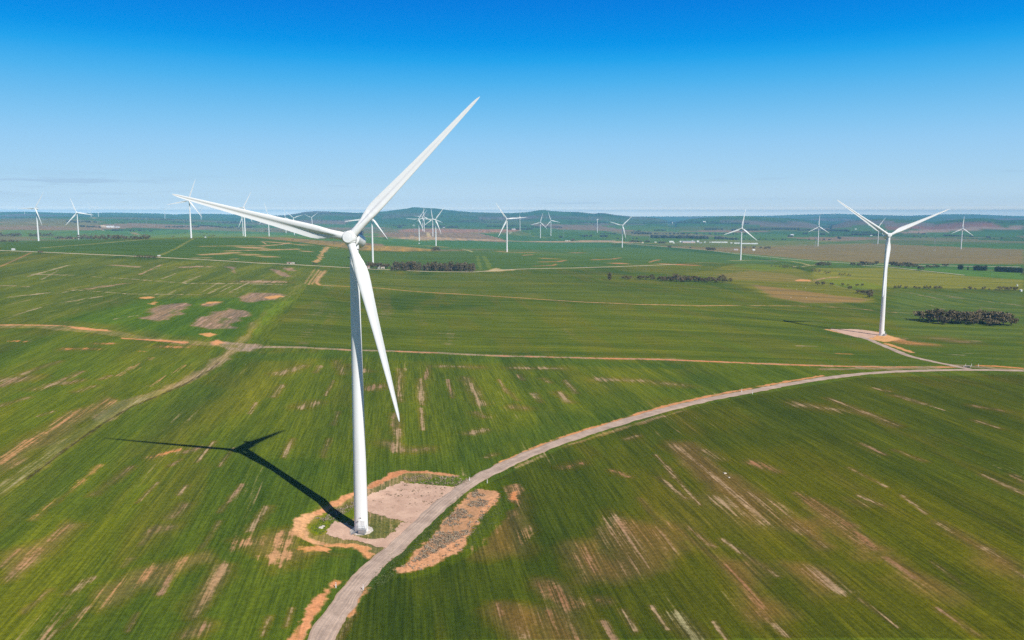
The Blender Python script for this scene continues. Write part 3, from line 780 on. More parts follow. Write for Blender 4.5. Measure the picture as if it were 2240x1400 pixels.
# orange bank right of the road
area([(1040, 1062), (1110, 1045), (1140, 1060), (1120, 1110), (1060, 1190), (1000, 1235), (900, 1270), (860, 1262), (905, 1200), (1000, 1090)], edge=1.2, wob=1.5, col=s2l(96, 118, 40), b=.2)
area([(1045, 1070), (1100, 1078), (1062, 1122), (1028, 1166), (1010, 1205), (965, 1228), (915, 1251), (870, 1254), (866, 1243), (895, 1230), (914, 1205), (944, 1175), (980, 1130), (1017, 1090)], edge=.7, wob=1.1, col=s2l(222, 164, 124), b=1., ecol=s2l(224, 166, 126))
area([(1040, 1072), (1085, 1076), (1050, 1115), (1022, 1140), (1030, 1165), (985, 1185), (930, 1215), (905, 1222), (945, 1178), (982, 1130), (1016, 1092)], edge=1.5, wob=2.2, strength=.62, col=s2l(140, 122, 92), b=.85, ecol=s2l(186, 146, 112))
area([(1108, 1062), (1140, 1055), (1142, 1078), (1128, 1100), (1105, 1092)], edge=1, wob=1.5, strength=.85, col=s2l(150, 124, 88), b=.7, ecol=s2l(196, 146, 108))
area([(1118, 1076), (1130, 1074), (1130, 1094), (1116, 1092)], edge=.6, wob=.8, col=s2l(224, 148, 96), b=1., ecol=s2l(224, 148, 96))
area([(1125, 1115), (1145, 1090), (1120, 1135), (1075, 1180), (1040, 1205), (1050, 1180)], edge=2, wob=2, strength=.8, b=.72, ecol=s2l(200, 150, 108), row=.3)
area([(1130, 1160), (1160, 1150), (1168, 1175), (1140, 1200), (1110, 1205)], edge=2, wob=2, strength=.8, b=.66, ecol=s2l(200, 152, 110), row=.3)
# verges of the gravel road
line([(648, 1400), (678, 1350), (695, 1318), (718, 1290), (740, 1275)], 2.2, edge=.6, wob=1.1, gaps=.3, col=s2l(206, 146, 104), b=.85, ecol=s2l(220, 152, 108))
line([(800, 1288), (790, 1300), (776, 1322), (764, 1345)], 1.6, edge=.5, wob=.8, gaps=.4, col=s2l(214, 152, 106), b=.9, ecol=s2l(214, 152, 106))
line([(860, 1195), (830, 1225), (790, 1255), (760, 1278)], 1.6, edge=.5, wob=1, gaps=.4, strength=.8, col=s2l(190, 146, 104), b=.8)
area([(1080, 1018), (1098, 1006), (1122, 1002), (1132, 1004), (1112, 1013), (1092, 1021)], edge=.6, wob=.7, col=s2l(238, 172, 112), b=1., ecol=s2l(238, 172, 112))
line([(1120, 1003), (1150, 989), (1225, 958), (1316, 930), (1398, 905)], 2.0, edge=.4, wob=.8, gaps=.3, col=s2l(218, 154, 104), b=.95, ecol=s2l(218, 154, 104))
line([(1398, 905), (1478, 883), (1560, 865), (1640, 850), (1720, 835), (1800, 822)], 2.4, edge=.4, wob=.8, gaps=.25, col=s2l(212, 148, 102), b=.95, ecol=s2l(214, 150, 104))
line([(1130, 1022), (1240, 975), (1330, 947), (1410, 922), (1490, 900)], 2.0, edge=.5, wob=1.4, gaps=.4, strength=.7, col=s2l(160, 134, 96), b=.7)
# pad of the right hand turbine
area([(1800, 720), (1850, 720), (1890, 722), (1925, 727), (1955, 737), (1972, 742), (1935, 748), (1915, 744), (1880, 738)], edge=1.5, wob=1.5, col=s2l(224, 170, 116), b=1., ecol=s2l(226, 170, 116))
line([(1955, 738), (1985, 741), (1975, 744)], 4, edge=1, wob=2, gaps=.35, col=s2l(214, 158, 106), b=.9)
line([(1940, 752), (1975, 764), (1995, 771)], 4.5, edge=1, wob=1, col=s2l(222, 160, 108), b=1., ecol=s2l(222, 160, 108))

idx = np.nonzero(inside(GX, GY, wpoly([(740, 1400), (800, 1300), (880, 1210), (1010, 1085), (1240, 975), (1560, 880), (1880, 826), (2239, 820), (2239, 1400)])))[0]
cov[idx] *= np.array([.77, .71, .60])
gr = sstep(.85, 1.05, cov[:, 1] / np.maximum(cov[:, 0], 1e-4))[:, None] * (1 - .35 * sstep(900, 2500, GD))[:, None]
cov = cov * (1 - gr) + cov * np.array([.96, .92, .48])[None] * gr
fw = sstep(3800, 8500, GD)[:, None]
cov = cov * (1 - fw) + cov * np.array([.50, .66, 1.15])[None] * fw    # blue of distant haze painted into the far ground colour, darker too
me = bpy.data.meshes.new('ground')
co = np.stack([GX, GY, GZ], 1).astype(np.float32)
iv = np.arange(NV, dtype=np.int32).reshape(nr, nc)
jn = np.roll(np.arange(nc), -1)
q = np.stack([iv[:-1, :], iv[:-1][:, jn], iv[1:][:, jn], iv[1:, :]], -1).reshape(-1, 4)
q = q[:, ::-1]
me.vertices.add(NV)
me.vertices.foreach_set('co', co.ravel())
me.loops.add(q.size)
me.loops.foreach_set('vertex_index', q.ravel().astype(np.int32))
me.polygons.add(len(q))
me.polygons.foreach_set('loop_start', np.arange(0, q.size, 4, dtype=np.int32))
me.polygons.foreach_set('use_smooth', np.ones(len(q), bool))
me.update(calc_edges=True)
one = np.ones((NV, 1))
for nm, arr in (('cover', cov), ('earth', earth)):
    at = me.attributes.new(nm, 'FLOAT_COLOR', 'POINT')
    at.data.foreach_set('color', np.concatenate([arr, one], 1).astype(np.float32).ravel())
for nm, arr in (('bare', bare), ('rows', rows)):
    at = me.attributes.new(nm, 'FLOAT', 'POINT')
    at.data.foreach_set('value', arr.astype(np.float32))


def attr(N, nm):
    nd = N.new('ShaderNodeAttribute')
    nd.attribute_name = nm
    return nd


def ground_mat():
    m, nt, N, L, b = new_mat('cropped_fields')
    geo = N.new('ShaderNodeNewGeometry')

    def turned(ang, sx, sy):
        mp = N.new('ShaderNodeMapping')
        mp.vector_type = 'POINT'
        mp.inputs['Rotation'].default_value = (0, 0, ang)
        mp.inputs['Scale'].default_value = (1, 1, 0)
        L.new(geo.outputs['Position'], mp.inputs['Vector'])
        m2 = N.new('ShaderNodeMapping')
        m2.inputs['Scale'].default_value = (sx, sy, 0)
        L.new(mp.outputs[0], m2.inputs['Vector'])
        return m2.outputs[0]

    rw = attr(N, 'rows').outputs['Fac']

    def rowed(sx, sy):
        nd = N.new('ShaderNodeMix')
        nd.data_type = 'VECTOR'
        L.new(maprange(N, L, rw, .45, .55), nd.inputs['Factor'])
        L.new(turned(ROWA, sx, sy), nd.inputs[4])
        L.new(turned(ROWA + R(97), sx, sy), nd.inputs[5])
        return nd.outputs[1]

    wide = noise(N, L, rowed(.045, .004), 1, 4)
    mid = noise(N, L, rowed(.42, .013), 1, 4, .6)
    fine = noise(N, L, rowed(1.5, .045), 1, 3, .6)
    tuft = noise(N, L, geo.outputs['Position'], .9, 4, .7)
    clump = noise(N, L, geo.outputs['Position'], .16, 4, .6)
    bare_ = attr(N, 'bare').outputs['Fac']
    mixn = math_node(N, L, 'ADD', math_node(N, L, 'MULTIPLY', mid, .44), math_node(N, L, 'MULTIPLY', fine, .34))
    mixn = math_node(N, L, 'ADD', mixn, math_node(N, L, 'MULTIPLY', tuft, .14))
    mixn = math_node(N, L, 'ADD', mixn, math_node(N, L, 'MULTIPLY', clump, .08))
    thr = maprange(N, L, bare_, 0., 1., .68, .33, smooth=False)
    hi = math_node(N, L, 'ADD', thr, .12)
    s = maprange(N, L, mixn, thr, hi)
    cover = attr(N, 'cover').outputs['Color']
    earth_ = attr(N, 'earth').outputs['Color']
    # crop colour drifts along the drill rows
    c1 = mix_col(N, L, maprange(N, L, wide, .35, .65), (.76, .84, .86), (1.16, 1.12, .88))
    c2 = mix_col(N, L, maprange(N, L, mid, .30, .70), (.87, .91, .89), (1.12, 1.08, 1.02))
    band = noise(N, L, rowed(.13, .006), 1, 3)
    c5 = mix_col(N, L, maprange(N, L, band, .34, .66), (.87, .91, .92), (1.13, 1.08, .97))
    c3 = mix_col(N, L, maprange(N, L, fine, .30, .70), (.70, .74, .72), (1.32, 1.27, 1.22))
    c4 = mix_col(N, L, maprange(N, L, tuft, .30, .70), (.72, .74, .72), (1.26, 1.24, 1.2))
    col = mix_col(N, L, 1., cover, c1, 'MULTIPLY')
    col = mix_col(N, L, 1., col, c2, 'MULTIPLY')
    col = mix_col(N, L, 1., col, c5, 'MULTIPLY')
    col = mix_col(N, L, 1., col, c3, 'MULTIPLY')
    sep = N.new('ShaderNodeSeparateXYZ')
    L.new(rowed(1 / 24., 1.), sep.inputs[0])
    fr = math_node(N, L, 'FRACT', sep.outputs[0])
    t1 = math_node(N, L, 'ABSOLUTE', math_node(N, L, 'SUBTRACT', fr, .46))
    t2 = math_node(N, L, 'ABSOLUTE', math_node(N, L, 'SUBTRACT', fr, .54))
    tl = maprange(N, L, math_node(N, L, 'MINIMUM', t1, t2), .008, .019, 1., 0.)
    tl = math_node(N, L, 'MULTIPLY', tl, maprange(N, L, wide, .38, .62, .15, .75))
    tl = math_node(N, L, 'MULTIPLY', tl, maprange(N, L, fine, .35, .6, .4, 1.))
    col = mix_col(N, L, math_node(N, L, 'MULTIPLY', tl, .32), col, (.035, .050, .014))
    e2 = mix_col(N, L, .75, earth_, mix_col(N, L, maprange(N, L, clump, .3, .7), (.86, .84, .82), (1.12, 1.1, 1.08)), 'MULTIPLY')
    out = mix_col(N, L, math_node(N, L, 'MULTIPLY', s, .88), col, e2)
    out = mix_col(N, L, .85, out, c4, 'MULTIPLY')
    L.new(out, b.inputs['Base Color'])
    b.inputs['Roughness'].default_value = .95
    b.inputs['Specular IOR Level'].default_value = .05
    bp = N.new('ShaderNodeBump')
    bp.inputs['Strength'].default_value = .35
    bp.inputs['Distance'].default_value = .35
    L.new(math_node(N, L, 'ADD', fine, tuft), bp.inputs['Height'])
    L.new(bp.outputs[0], b.inputs['Normal'])
    return m


GROUND = ground_mat()
me.materials.append(GROUND)
ground = bpy.data.objects.new('ground', me)
C.objects.link(ground)
tag(ground, kind='structure')


# ------------------------------------------------------------------ roads and pads
def gravel_mat(name, lo, hi, ruts=True):
    m, nt, N, L, b = new_mat(name)
    geo = N.new('ShaderNodeNewGeometry')
    a = noise(N, L, geo.outputs['Position'], .22, 4, .6)
    c = noise(N, L, geo.outputs['Position'], 2.2, 4, .7)
    col = mix_col(N, L, maprange(N, L, a, .3, .7), lo, hi)
    col = mix_col(N, L, .8, col, mix_col(N, L, maprange(N, L, c, .3, .7), (.82, .82, .82), (1.14, 1.14, 1.14)), 'MULTIPLY')
    if ruts:
        u = attr(N, 'across').outputs['Fac']
        al = attr(N, 'along').outputs['Fac']
        cx = N.new('ShaderNodeCombineXYZ')
        L.new(math_node(N, L, 'MULTIPLY', u, 7.), cx.inputs[0])
        L.new(math_node(N, L, 'MULTIPLY', al, .02), cx.inputs[1])
        rr = noise(N, L, cx.outputs[0], 1., 3, .6)
        col = mix_col(N, L, .85, col, mix_col(N, L, maprange(N, L, rr, .32, .68), (.72, .74, .78), (1.24, 1.2, 1.16)), 'MULTIPLY')
        ed = maprange(N, L, math_node(N, L, 'ABSOLUTE', u), .75, 1.0)
        ed = math_node(N, L, 'MULTIPLY', ed, maprange(N, L, c, .35, .6))
        col = mix_col(N, L, math_node(N, L, 'MULTIPLY', ed, .5), col, s2l(170, 132, 104))
    else:
        w_ = noise(N, L, geo.outputs['Position'], .8, 6, .75)
        w2 = noise(N, L, geo.outputs['Position'], .09, 2)
        wf = maprange(N, L, math_node(N, L, 'ADD', w_, math_node(N, L, 'MULTIPLY', w2, .5)), .88, .97)
        col = mix_col(N, L, math_node(N, L, 'MULTIPLY', wf, .75), col, s2l(118, 108, 66))
    L.new(col, b.inputs['Base Color'])
    b.inputs['Roughness'].default_value = .95
    b.inputs['Specular IOR Level'].default_value = .1
    bp = N.new('ShaderNodeBump')
    bp.inputs['Strength'].default_value = .2
    bp.inputs['Distance'].default_value = .1
    L.new(c, bp.inputs['Height'])
    L.new(bp.outputs[0], b.inputs['Normal'])
    return m


def smooth_path(pts, step):
    p = np.asarray(pts)
    t = np.concatenate([[0], np.cumsum(np.hypot(*np.diff(p, axis=0).T))])
    s = np.arange(0, t[-1], step)
    q_ = np.stack([np.interp(s, t, p[:, 0]), np.interp(s, t, p[:, 1])], 1)
    kx = max(3, int(16 / step) | 1)
    ker = np.hanning(kx + 2)[1:-1]
    ker /= ker.sum()
    pad = np.pad(q_, ((kx // 2, kx // 2), (0, 0)), mode='reflect', reflect_type='odd')
    return np.stack([np.convolve(pad[:, i], ker, 'valid') for i in (0, 1)], 1)


def ribbon(name, px, width, mat, lift, step=1.5, wob=.25, across=9, prep=None, shoulder=0.):
    pts = P(px)[:, :2]
    if prep is not None: pts = np.concatenate([prep, pts])
    c = smooth_path(pts, step)
    t = np.gradient(c, axis=0)
    t /= np.linalg.norm(t, axis=1)[:, None]
    nrm = np.stack([-t[:, 1], t[:, 0]], 1)
    k_ = len(c)
    al = np.arange(k_) * step
    us = np.linspace(-1, 1, across)
    v, cr, lo = [], [], []
    wl = width / 2 + (fbm(al / 5, al * 0, 3, 3) - .5) * wob * 2
    wr = width / 2 + (fbm(al / 5, al * 0 + 9, 4, 3) - .5) * wob * 2
    for u in us:
        w_ = np.where(u < 0, wl, wr) * u
        v.append(c + nrm * w_[:, None])
        cr.append(np.full(k_, u))
        lo.append(al)
    v = np.stack(v, 1).reshape(-1, 2)
    cr = np.stack(cr, 1).ravel()
    lo = np.stack(lo, 1).ravel()
    z = height(v[:, 0], v[:, 1]) + lift - np.where(np.abs(cr) > .99, lift * .9, 0)
    me_ = bpy.data.meshes.new(name)
    fs = [(i * across + j, i * across + j + 1, (i + 1) * across + j + 1, (i + 1) * across + j) for i in range(k_ - 1) for j in range(across - 1)]
    fs = [f[::-1] for f in fs]
    me_.from_pydata(np.concatenate([v, z[:, None]], 1).tolist(), [], fs)
    for nm, arr in (('across', cr), ('along', lo)):
        at = me_.attributes.new(nm, 'FLOAT', 'POINT')
        at.data.foreach_set('value', arr.astype(np.float32))
    me_.materials.append(mat)
    me_.polygons.foreach_set('use_smooth', [True] * len(me_.polygons))
    if me_.polygons[0].normal.z < 0: me_.flip_normals()
    o = bpy.data.objects.new(name, me_)
    C.objects.link(o)
    return tag(o, kind='structure')


GRAV = gravel_mat('gravel_surface', s2l(176, 154, 138), s2l(204, 180, 162))
PADM = gravel_mat('gravel_pad_surface', s2l(200, 164, 142), s2l(222, 186, 162), False)
TRK = gravel_mat('pale_track', s2l(192, 178, 148), s2l(214, 198, 166))
ROAD = [(702, 1400), (735, 1345), (768, 1296), (800, 1258), (840, 1220), (882, 1182), (925, 1140), (968, 1100), (1005, 1072), (1050, 1044), (1100, 1019), (1150, 996), (1230, 964.5), (1320, 936), (1400, 911.5), (1480, 890), (1560, 871.5), (1640, 856.5), (1720, 841),
        (1800, 828), (1880, 818), (1960, 812.5), (2040, 810), (2110, 809), (2180, 809.5), (2240, 811)]
rp = P(ROAD[:2])[:, :2]
back = rp[0] + (rp[0] - rp[1]) / np.linalg.norm(rp[0] - rp[1]) * np.array([90, 60, 30])[:, None]
re = P(ROAD[-2:])[:, :2]
ribbon('gravel_road', ROAD, 5.5, GRAV, .10, prep=back, step=.8, wob=.75)
ribbon('gravel_road', [(2122, 808), (2095, 802), (2050, 793), (1990, 779.5), (1940, 759), (1905, 744), (1880, 736)], 5.2, GRAV, .13, step=1., wob=.6)


def pad(name, px, mat, cell, lift, wob, seed):
    p = wpoly(px)
    lo, hi = p.min(0) - 2, p.max(0) + 2
    xs, ys = np.arange(lo[0], hi[0], cell), np.arange(lo[1], hi[1], cell)
    X, Y = np.meshgrid(xs, ys)
    cx, cy = X[:-1, :-1] + cell / 2, Y[:-1, :-1] + cell / 2
    d = seg_dist(cx.ravel(), cy.ravel(), p, True) * np.where(inside(cx.ravel(), cy.ravel(), p), -1, 1)
    d = d + (fbm(cx.ravel() / 1.6, cy.ravel() / 1.6, seed, 4) - .5) * wob * 2.4
    keep = np.nonzero(d < 0)[0]
    W = len(xs)
    i, j = keep // (W - 1), keep % (W - 1)
    a = i * W + j
    f = np.stack([a, a + 1, a + W + 1, a + W], 1)
    used, inv = np.unique(f, return_inverse=True)
    vx, vy = X.ravel()[used], Y.ravel()[used]
    vz = height(vx, vy) + lift
    me_ = bpy.data.meshes.new(name)
    me_.from_pydata(np.stack([vx, vy, vz], 1).tolist(), [], inv.reshape(f.shape).tolist())
    me_.materials.append(mat)
    me_.polygons.foreach_set('use_smooth', [True] * len(me_.polygons))
    o = bpy.data.objects.new(name, me_)
    C.objects.link(o)
    return tag(o, kind='structure')


pad('gravel_pad', [(880, 1054), (912, 1059), (960, 1062), (1004, 1066), (1022, 1066), (985, 1092), (945, 1128), (915, 1152), (898, 1147), (870, 1136), (835, 1128), (806, 1120), (790, 1108), (800, 1090), (835, 1072)], PADM, .32, .06, .9, 3)
pad('gravel_pad', [(733, 1141), (760, 1146), (782, 1160), (775, 1172), (800, 1180), (838, 1177), (862, 1163), (878, 1143), (915, 1145), (890, 1182), (862, 1206), (838, 1200), (808, 1189), (776, 1183), (742, 1178), (712, 1168), (716, 1160)], PADM, .32, .08, .8, 8)
pad('gravel_pad', [(1812, 720), (1870, 720), (1905, 724), (1925, 729), (1912, 738), (1895, 741), (1870, 737), (1840, 729)], PADM, .5, .1, 1.2, 5)
ribbon('farm_road', [(0, 548), (100, 552), (200, 556.5), (300, 561), (420, 567), (560, 575.5), (690, 581.5), (770, 586), (860, 590.5), (960, 594.5), (1040, 595), (1080, 591.5), (1130, 589), (1250, 586.5), (1330, 584), (1400, 581.5), (1480, 578)], 6, TRK, .35, 6, 1., 5)
ribbon('farm_road', [(1325, 527.5), (1420, 537), (1540, 546.5), (1620, 556), (1720, 566), (1790, 572), (1870, 576.5), (1980, 580), (2080, 582), (2240, 584)], 8, TRK, .5, 10, 1., 5)
ribbon('farm_road', [(1885, 580.5), (1945, 584), (2020, 592.5), (2070, 597.5), (2117, 603)], 7, TRK, .45, 8, 1., 5)

# ------------------------------------------------------------------ wind turbines
R_TIP = BLADE


def blade_mesh():
    stations = [(1.35, 2.15, 1.0, 1.0, 0), (1.9, 2.1, 1., 1., 0), (3.2, 2.1, .97, .95, 15), (4.6, 2.45, .72, .62, 15), (6.2, 2.95, .52, .28, 14.5), (8., 3.35, .41, .08, 13.5), (9.8, 3.5, .35, 0, 12), (12.5, 3.35, .30, 0, 10),
                (16, 3.0, .26, 0, 7.5), (20, 2.62, .23, 0, 5.2), (25, 2.22, .21, 0, 3.4), (30, 1.88, .19, 0, 2), (35, 1.56, .18, 0, 1), (40, 1.25, .175, 0, .3), (44, .98, .17, 0, 0), (46.6, .72, .17, 0, 0), (47.9, .42, .17, 0, 0), (R_TIP, .09, .2, 0, 0)]
    r0 = np.array([s[0] for s in stations])
    rr = np.unique(np.concatenate([r0, np.linspace(2, 47, 60)]))
    chord, th, circ, tw = [np.interp(rr, r0, [s[i] for s in stations]) for i in (1, 2, 3, 4)]
    for arr in (chord, th, circ, tw):
        sm = np.convolve(np.pad(arr, 2, mode='edge'), [.1, .2, .4, .2, .1], 'valid')
        arr[2:-6] = sm[2:-6]
    kk = 22
    xs = .5 * (1 - np.cos(np.linspace(0, math.pi, kk)))
    v, f = [], []
    for r, c, t, ci, a in zip(rr, chord, th, circ, tw):
        yt = 5 * t * (.2969 * np.sqrt(xs) - .126 * xs - .3516 * xs ** 2 + .2843 * xs ** 3 - .1036 * xs ** 4)
        sag = 1 - .94 * sstep(.36, .62, xs)
        yc = .03 * np.sin(math.pi * xs ** 1.3)
        fr = -(yt * sag) + yc
        bk = yt * .95 + yc
        ring = [(xs[i], bk[i]) for i in range(kk)] + [(xs[i], fr[i]) for i in range(kk - 2, 0, -1)]
        m_ = len(ring)
        ang = R(a)
        bend = -1.1 * max(0, (r - 10) / 38.6) ** 2.2          # prebend into the wind
        for i, (x_, y_) in enumerate(ring):
            ax = (.32 - x_) * c
            ay = y_ * c
            if ci > 0:
                phi = math.pi * (i / (kk - 1)) if i < kk else math.pi * (2 - (2 * kk - 2 - i) / (kk - 1))
                phi = math.pi * i / (kk - 1) if i < kk else math.pi + math.pi * (i - kk + 1) / (kk - 1)
                cxr, cyr = 1.05 * math.cos(phi), 1.05 * math.sin(phi)
                ax = ax * (1 - ci) + cxr * ci
                ay = ay * (1 - ci) + cyr * ci
            # nose of the section turned into the wind
            px_ = ax * math.cos(ang) + ay * math.sin(ang)
            py_ = -ax * math.sin(ang) + ay * math.cos(ang)
            v.append((px_, py_ + bend, r))
    k_ = len(rr)
    for i in range(k_ - 1):
        for j in range(m_):
            f.append((i * m_ + j, i * m_ + (j + 1) % m_, (i + 1) * m_ + (j + 1) % m_, (i + 1) * m_ + j))
    f.append(tuple(range(m_ - 1, -1, -1)))
    f.append(tuple((k_ - 1) * m_ + j for j in range(m_)))
    mb = MB()
    mb.add(v, f)
    # root collar
    mb.lathe([(1.06, 1.30), (1.26, 1.34), (1.28, 1.52), (1.24, 1.58), (1.06, 1.62)], 36)
    o = mb.build('blade', PAINT, None, True, 50)
    me_ = o.data
    bpy.data.objects.remove(o)
    import bmesh
    bm = bmesh.new()
    bm.from_mesh(me_)
    bmesh.ops.recalc_face_normals(bm, faces=bm.faces)
    bm.to_mesh(me_)
    bm.free()
    return me_


def obj_from(me_, name, parent, m=None):
    o = bpy.data.objects.new(name, me_)
    C.objects.link(o)
    o.parent = parent
    if m is not None: o.matrix_local = m
    return o


def bake(mb, name, mat, smooth=True, angle=40):
    o = mb.build(name, mat, None, smooth, angle)
    me_ = o.data
    bpy.data.objects.remove(o)
    return me_


ME_BLADE = blade_mesh()
tw = MB()
prof = []
for i in range(41):
    z = 77.4 * i / 40
    prof.append((1.85 + (1.13 - 1.85) * (i / 40) ** 1.15, z))
tw.lathe(prof, 64)
for z in (19.5, 41.0, 61.0):
    r_ = 1.85 + (1.13 - 1.85) * (z / 77.4) ** 1.15
    tw.lathe([(r_ - .01, z - .07), (r_ + .012, z - .05), (r_ + .012, z + .05), (r_ - .01, z + .07)], 64)
ME_TOWER = bake(tw, 'tower', PAINT)
TILT = R(-8)
FRAME = Matrix.Translation((0, 0, HUB_Z)) @ Matrix.Rotation(TILT, 4, 'X')
TOY = Matrix.Rotation(R(90), 4, 'X')     # lathe axis z -> -y (towards the wind)
nb = MB()
nb.lathe([(.9, -9.6 + 3.7), (1.55, -9.3 + 3.7), (1.85, -8.6 + 3.7), (1.95, -7 + 3.7), (2.0, -2.2 + 3.7 - .4), (2.12, -1.9 + 3.7 - .3), (2.12, 2.15), (1.9, 2.3), (1.7, 2.42)], 40, TOY)
nb.lathe([(1.35, -2.75), (1.35, -1.2), (1.2, -.9)], 32, Matrix.Translation((0, 0, .25)))
ME_NAC = bake(nb, 'nacelle', PAINT)
kb = MB()
for x in (-.75, .75):
    kb.box((x, 4.6, 3.2), (.16, .14, 2.6))
kb.box((0, 4.6, 4.5), (1.75, .2, .14))
kb.box((0, 5.5, 2.3), (1.5, 1.6, 1.0))
ME_MAST = bake(kb, 'sensor_mast', PAINT, False)
dk = MB()
dk.box((0, 4.45, 3.9), (1.3, .1, .7))
ME_COOL = bake(dk, 'cooler_panel', DARK, False)
hb = MB()
hb.lathe([(1.55, 2.46 - 3.7), (1.78, 2.6 - 3.7), (1.86, 3.2 - 3.7), (1.84, 3.9 - 3.7), (1.72, 4.5 - 3.7), (1.52, 4.95 - 3.7), (1.40, 5.12 - 3.7), (1.32, 5.17 - 3.7), (1.28, 5.165 - 3.7), (.8, 5.24 - 3.7), (.3, 5.27 - 3.7), (.02, 5.275 - 3.7)], 48, TOY)
ME_HUB = bake(hb, 'hub', PAINT, True, 50)
HUBM = FRAME @ Matrix.Translation((0, -3.7, 0))


def make_turbine(i):
    bx, by, hx, hy, roll, yaw, label = TURB[i]
    x, y, z = SITES[i]
    z = float(height(np.array([x]), np.array([y]))[0]) if i > 1 else z
    if i <= 1: z = float(height(np.array([x]), np.array([y]))[0])
    t = empty('wind_turbine', (x, y, z - .02), -R(yaw), label=label, cat='wind turbine', group='white wind turbines across the plain')
    obj_from(ME_TOWER, 'tower', t)
    nac = obj_from(ME_NAC, 'nacelle', t, FRAME.copy())
    if i < 3 or TURB[i][1] > 565:
        ms = obj_from(ME_MAST, 'sensor_mast', nac)
        obj_from(ME_COOL, 'cooler_panel', nac)
    obj_from(ME_HUB, 'hub', t, HUBM.copy())
    for k in range(3):
        al = R(90 - (roll + 120 * k))
        obj_from(ME_BLADE, 'blade', t, HUBM @ Matrix.Rotation(al, 4, 'Y'))
    return t


turbines = [make_turbine(i) for i in range(len(TURB))]


def base_kit(t, yaw, sgn=1):
    """door, landing, stairs and foundation, facing the camera side"""
    rz = Matrix.Rotation(R(yaw), 4, 'Z')

    def put_(mb, name, mat, par=t, smooth=False):
        o = mb.build(name, mat, None, smooth)
        o.parent = par
        o.matrix_local = rz
        return o
    m = MB()
    m.lathe([(3.25, -.6), (3.25, .16), (3.15, .22), (1.9, .24)], 10, Matrix.Rotation(R(12), 4, 'Z'))
    put_(m, 'foundation', CONC)
    m = MB()
    m.box((1.25, -2.45, .92), (1.9, 1.15, .95))
    m.box((1.25, -3.045, 1.0), (1.6, .04, .6))
    for x in (.42, 2.08):
        for y in (-2.0, -2.9):
            m.box((x, y, .34), (.12, .12, .22))
    m.box((1.75, -3.05, 1.36), (.5, .05, .1))
    cab = put_(m, 'equipment_cabinet', STEEL)
    m = MB()
    m.box((1.2, -2.45, 1.47), (2.25, 1.35, .1))
    for x in (.12, .85, 1.55, 2.28):
        m.bar((x, -3.08, 1.5), (x, -3.08, 2.6), .028)
    for z_ in (2.05, 2.6):
        m.bar((.12, -3.08, z_), (2.28, -3.08, z_), .028)
        m.bar((2.28, -3.08, z_), (2.28, -1.85, z_), .028)
    m.bar((2.28, -1.9, 1.5), (2.28, -1.9, 2.6), .028)
    put_(m, 'landing', STEEL)
    m = MB()
    a, b = Vector((.05, -2.5, 1.45)), Vector((-1.75, -3.25, .12))
    d = (b - a).normalized()
    s_ = d.cross(Vector((0, 0, 1))).normalized() * .42
    for q_ in (s_, -s_):
        m.bar(a + q_, b + q_, .05)
        m.bar(a + q_ + Vector((0, 0, 1)), b + q_ + Vector((0, 0, 1)), .028)
        for k in range(4):
            p = a + (b - a) * (k / 3)
            m.bar(p + q_, p + q_ + Vector((0, 0, 1)), .025)
    rotz = Matrix.Rotation(math.atan2(d.y, d.x), 3, 'Z')
    for k in range(8):
        m.box(a + (b - a) * ((k + .5) / 8), (.24, .84, .04), rotz)
    put_(m, 'staircase', STEEL)
    m = MB()
    m.box((1.15, -1.72, 2.62), (.95, .22, 2.1))
    door = put_(m, 'door', PAINT)
    m = MB()
    pts = [(.1, -2.9, 1.5), (.1, -2.9, 3.6), (.16, -2.9, 4.2), (.35, -2.9, 4.65), (.62, -2.9, 4.85), (.85, -2.9, 4.85)]
    for p, q_ in zip(pts, pts[1:]): m.bar(p, q_, .035)
    lamp = put_(m, 'lamp_post', STEEL)
    m = MB()
    m.box((.95, -2.9, 4.80), (.42, .24, .16))
    o = m.build('lamp_head', DARK, lamp)


base_kit(turbines[0], 5.8 - 11)
base_kit(turbines[1], 8 + 22)

# ------------------------------------------------------------------ trees
def leaf_mat(name, lo, hi):
    m, nt, N, L, b = new_mat(name)
    tc = N.new('ShaderNodeNewGeometry')
    f = noise(N, L, tc.outputs['Position'], .55, 3)
    oi = N.new('ShaderNodeObjectInfo')
    g = math_node(N, L, 'ADD', maprange(N, L, f, .3, .7), math_node(N, L, 'MULTIPLY', math_node(N, L, 'SUBTRACT', oi.outputs['Random'], .5), .7), True)
    L.new(mix_col(N, L, g, lo, hi), b.inputs['Base Color'])
    b.inputs['Roughness'].default_value = .7
    b.inputs['Specular IOR Level'].default_value = .2
    return m


LEAF = leaf_mat('gum_leaves', (.120, .094, .048), (.228, .174, .092))
PINE = leaf_mat('dark_leaves', (.040, .044, .036), (.088, .082, .060))
BARK = plain('grey_bark', (.16, .12, .10), .9, .3, 1.5)
SCRUBM = leaf_mat('scrub_leaves', (.21, .16, .105), (.38, .30, .21))
GRASSM = leaf_mat('green_tufts', (.07, .11, .025), (.14, .17, .05))


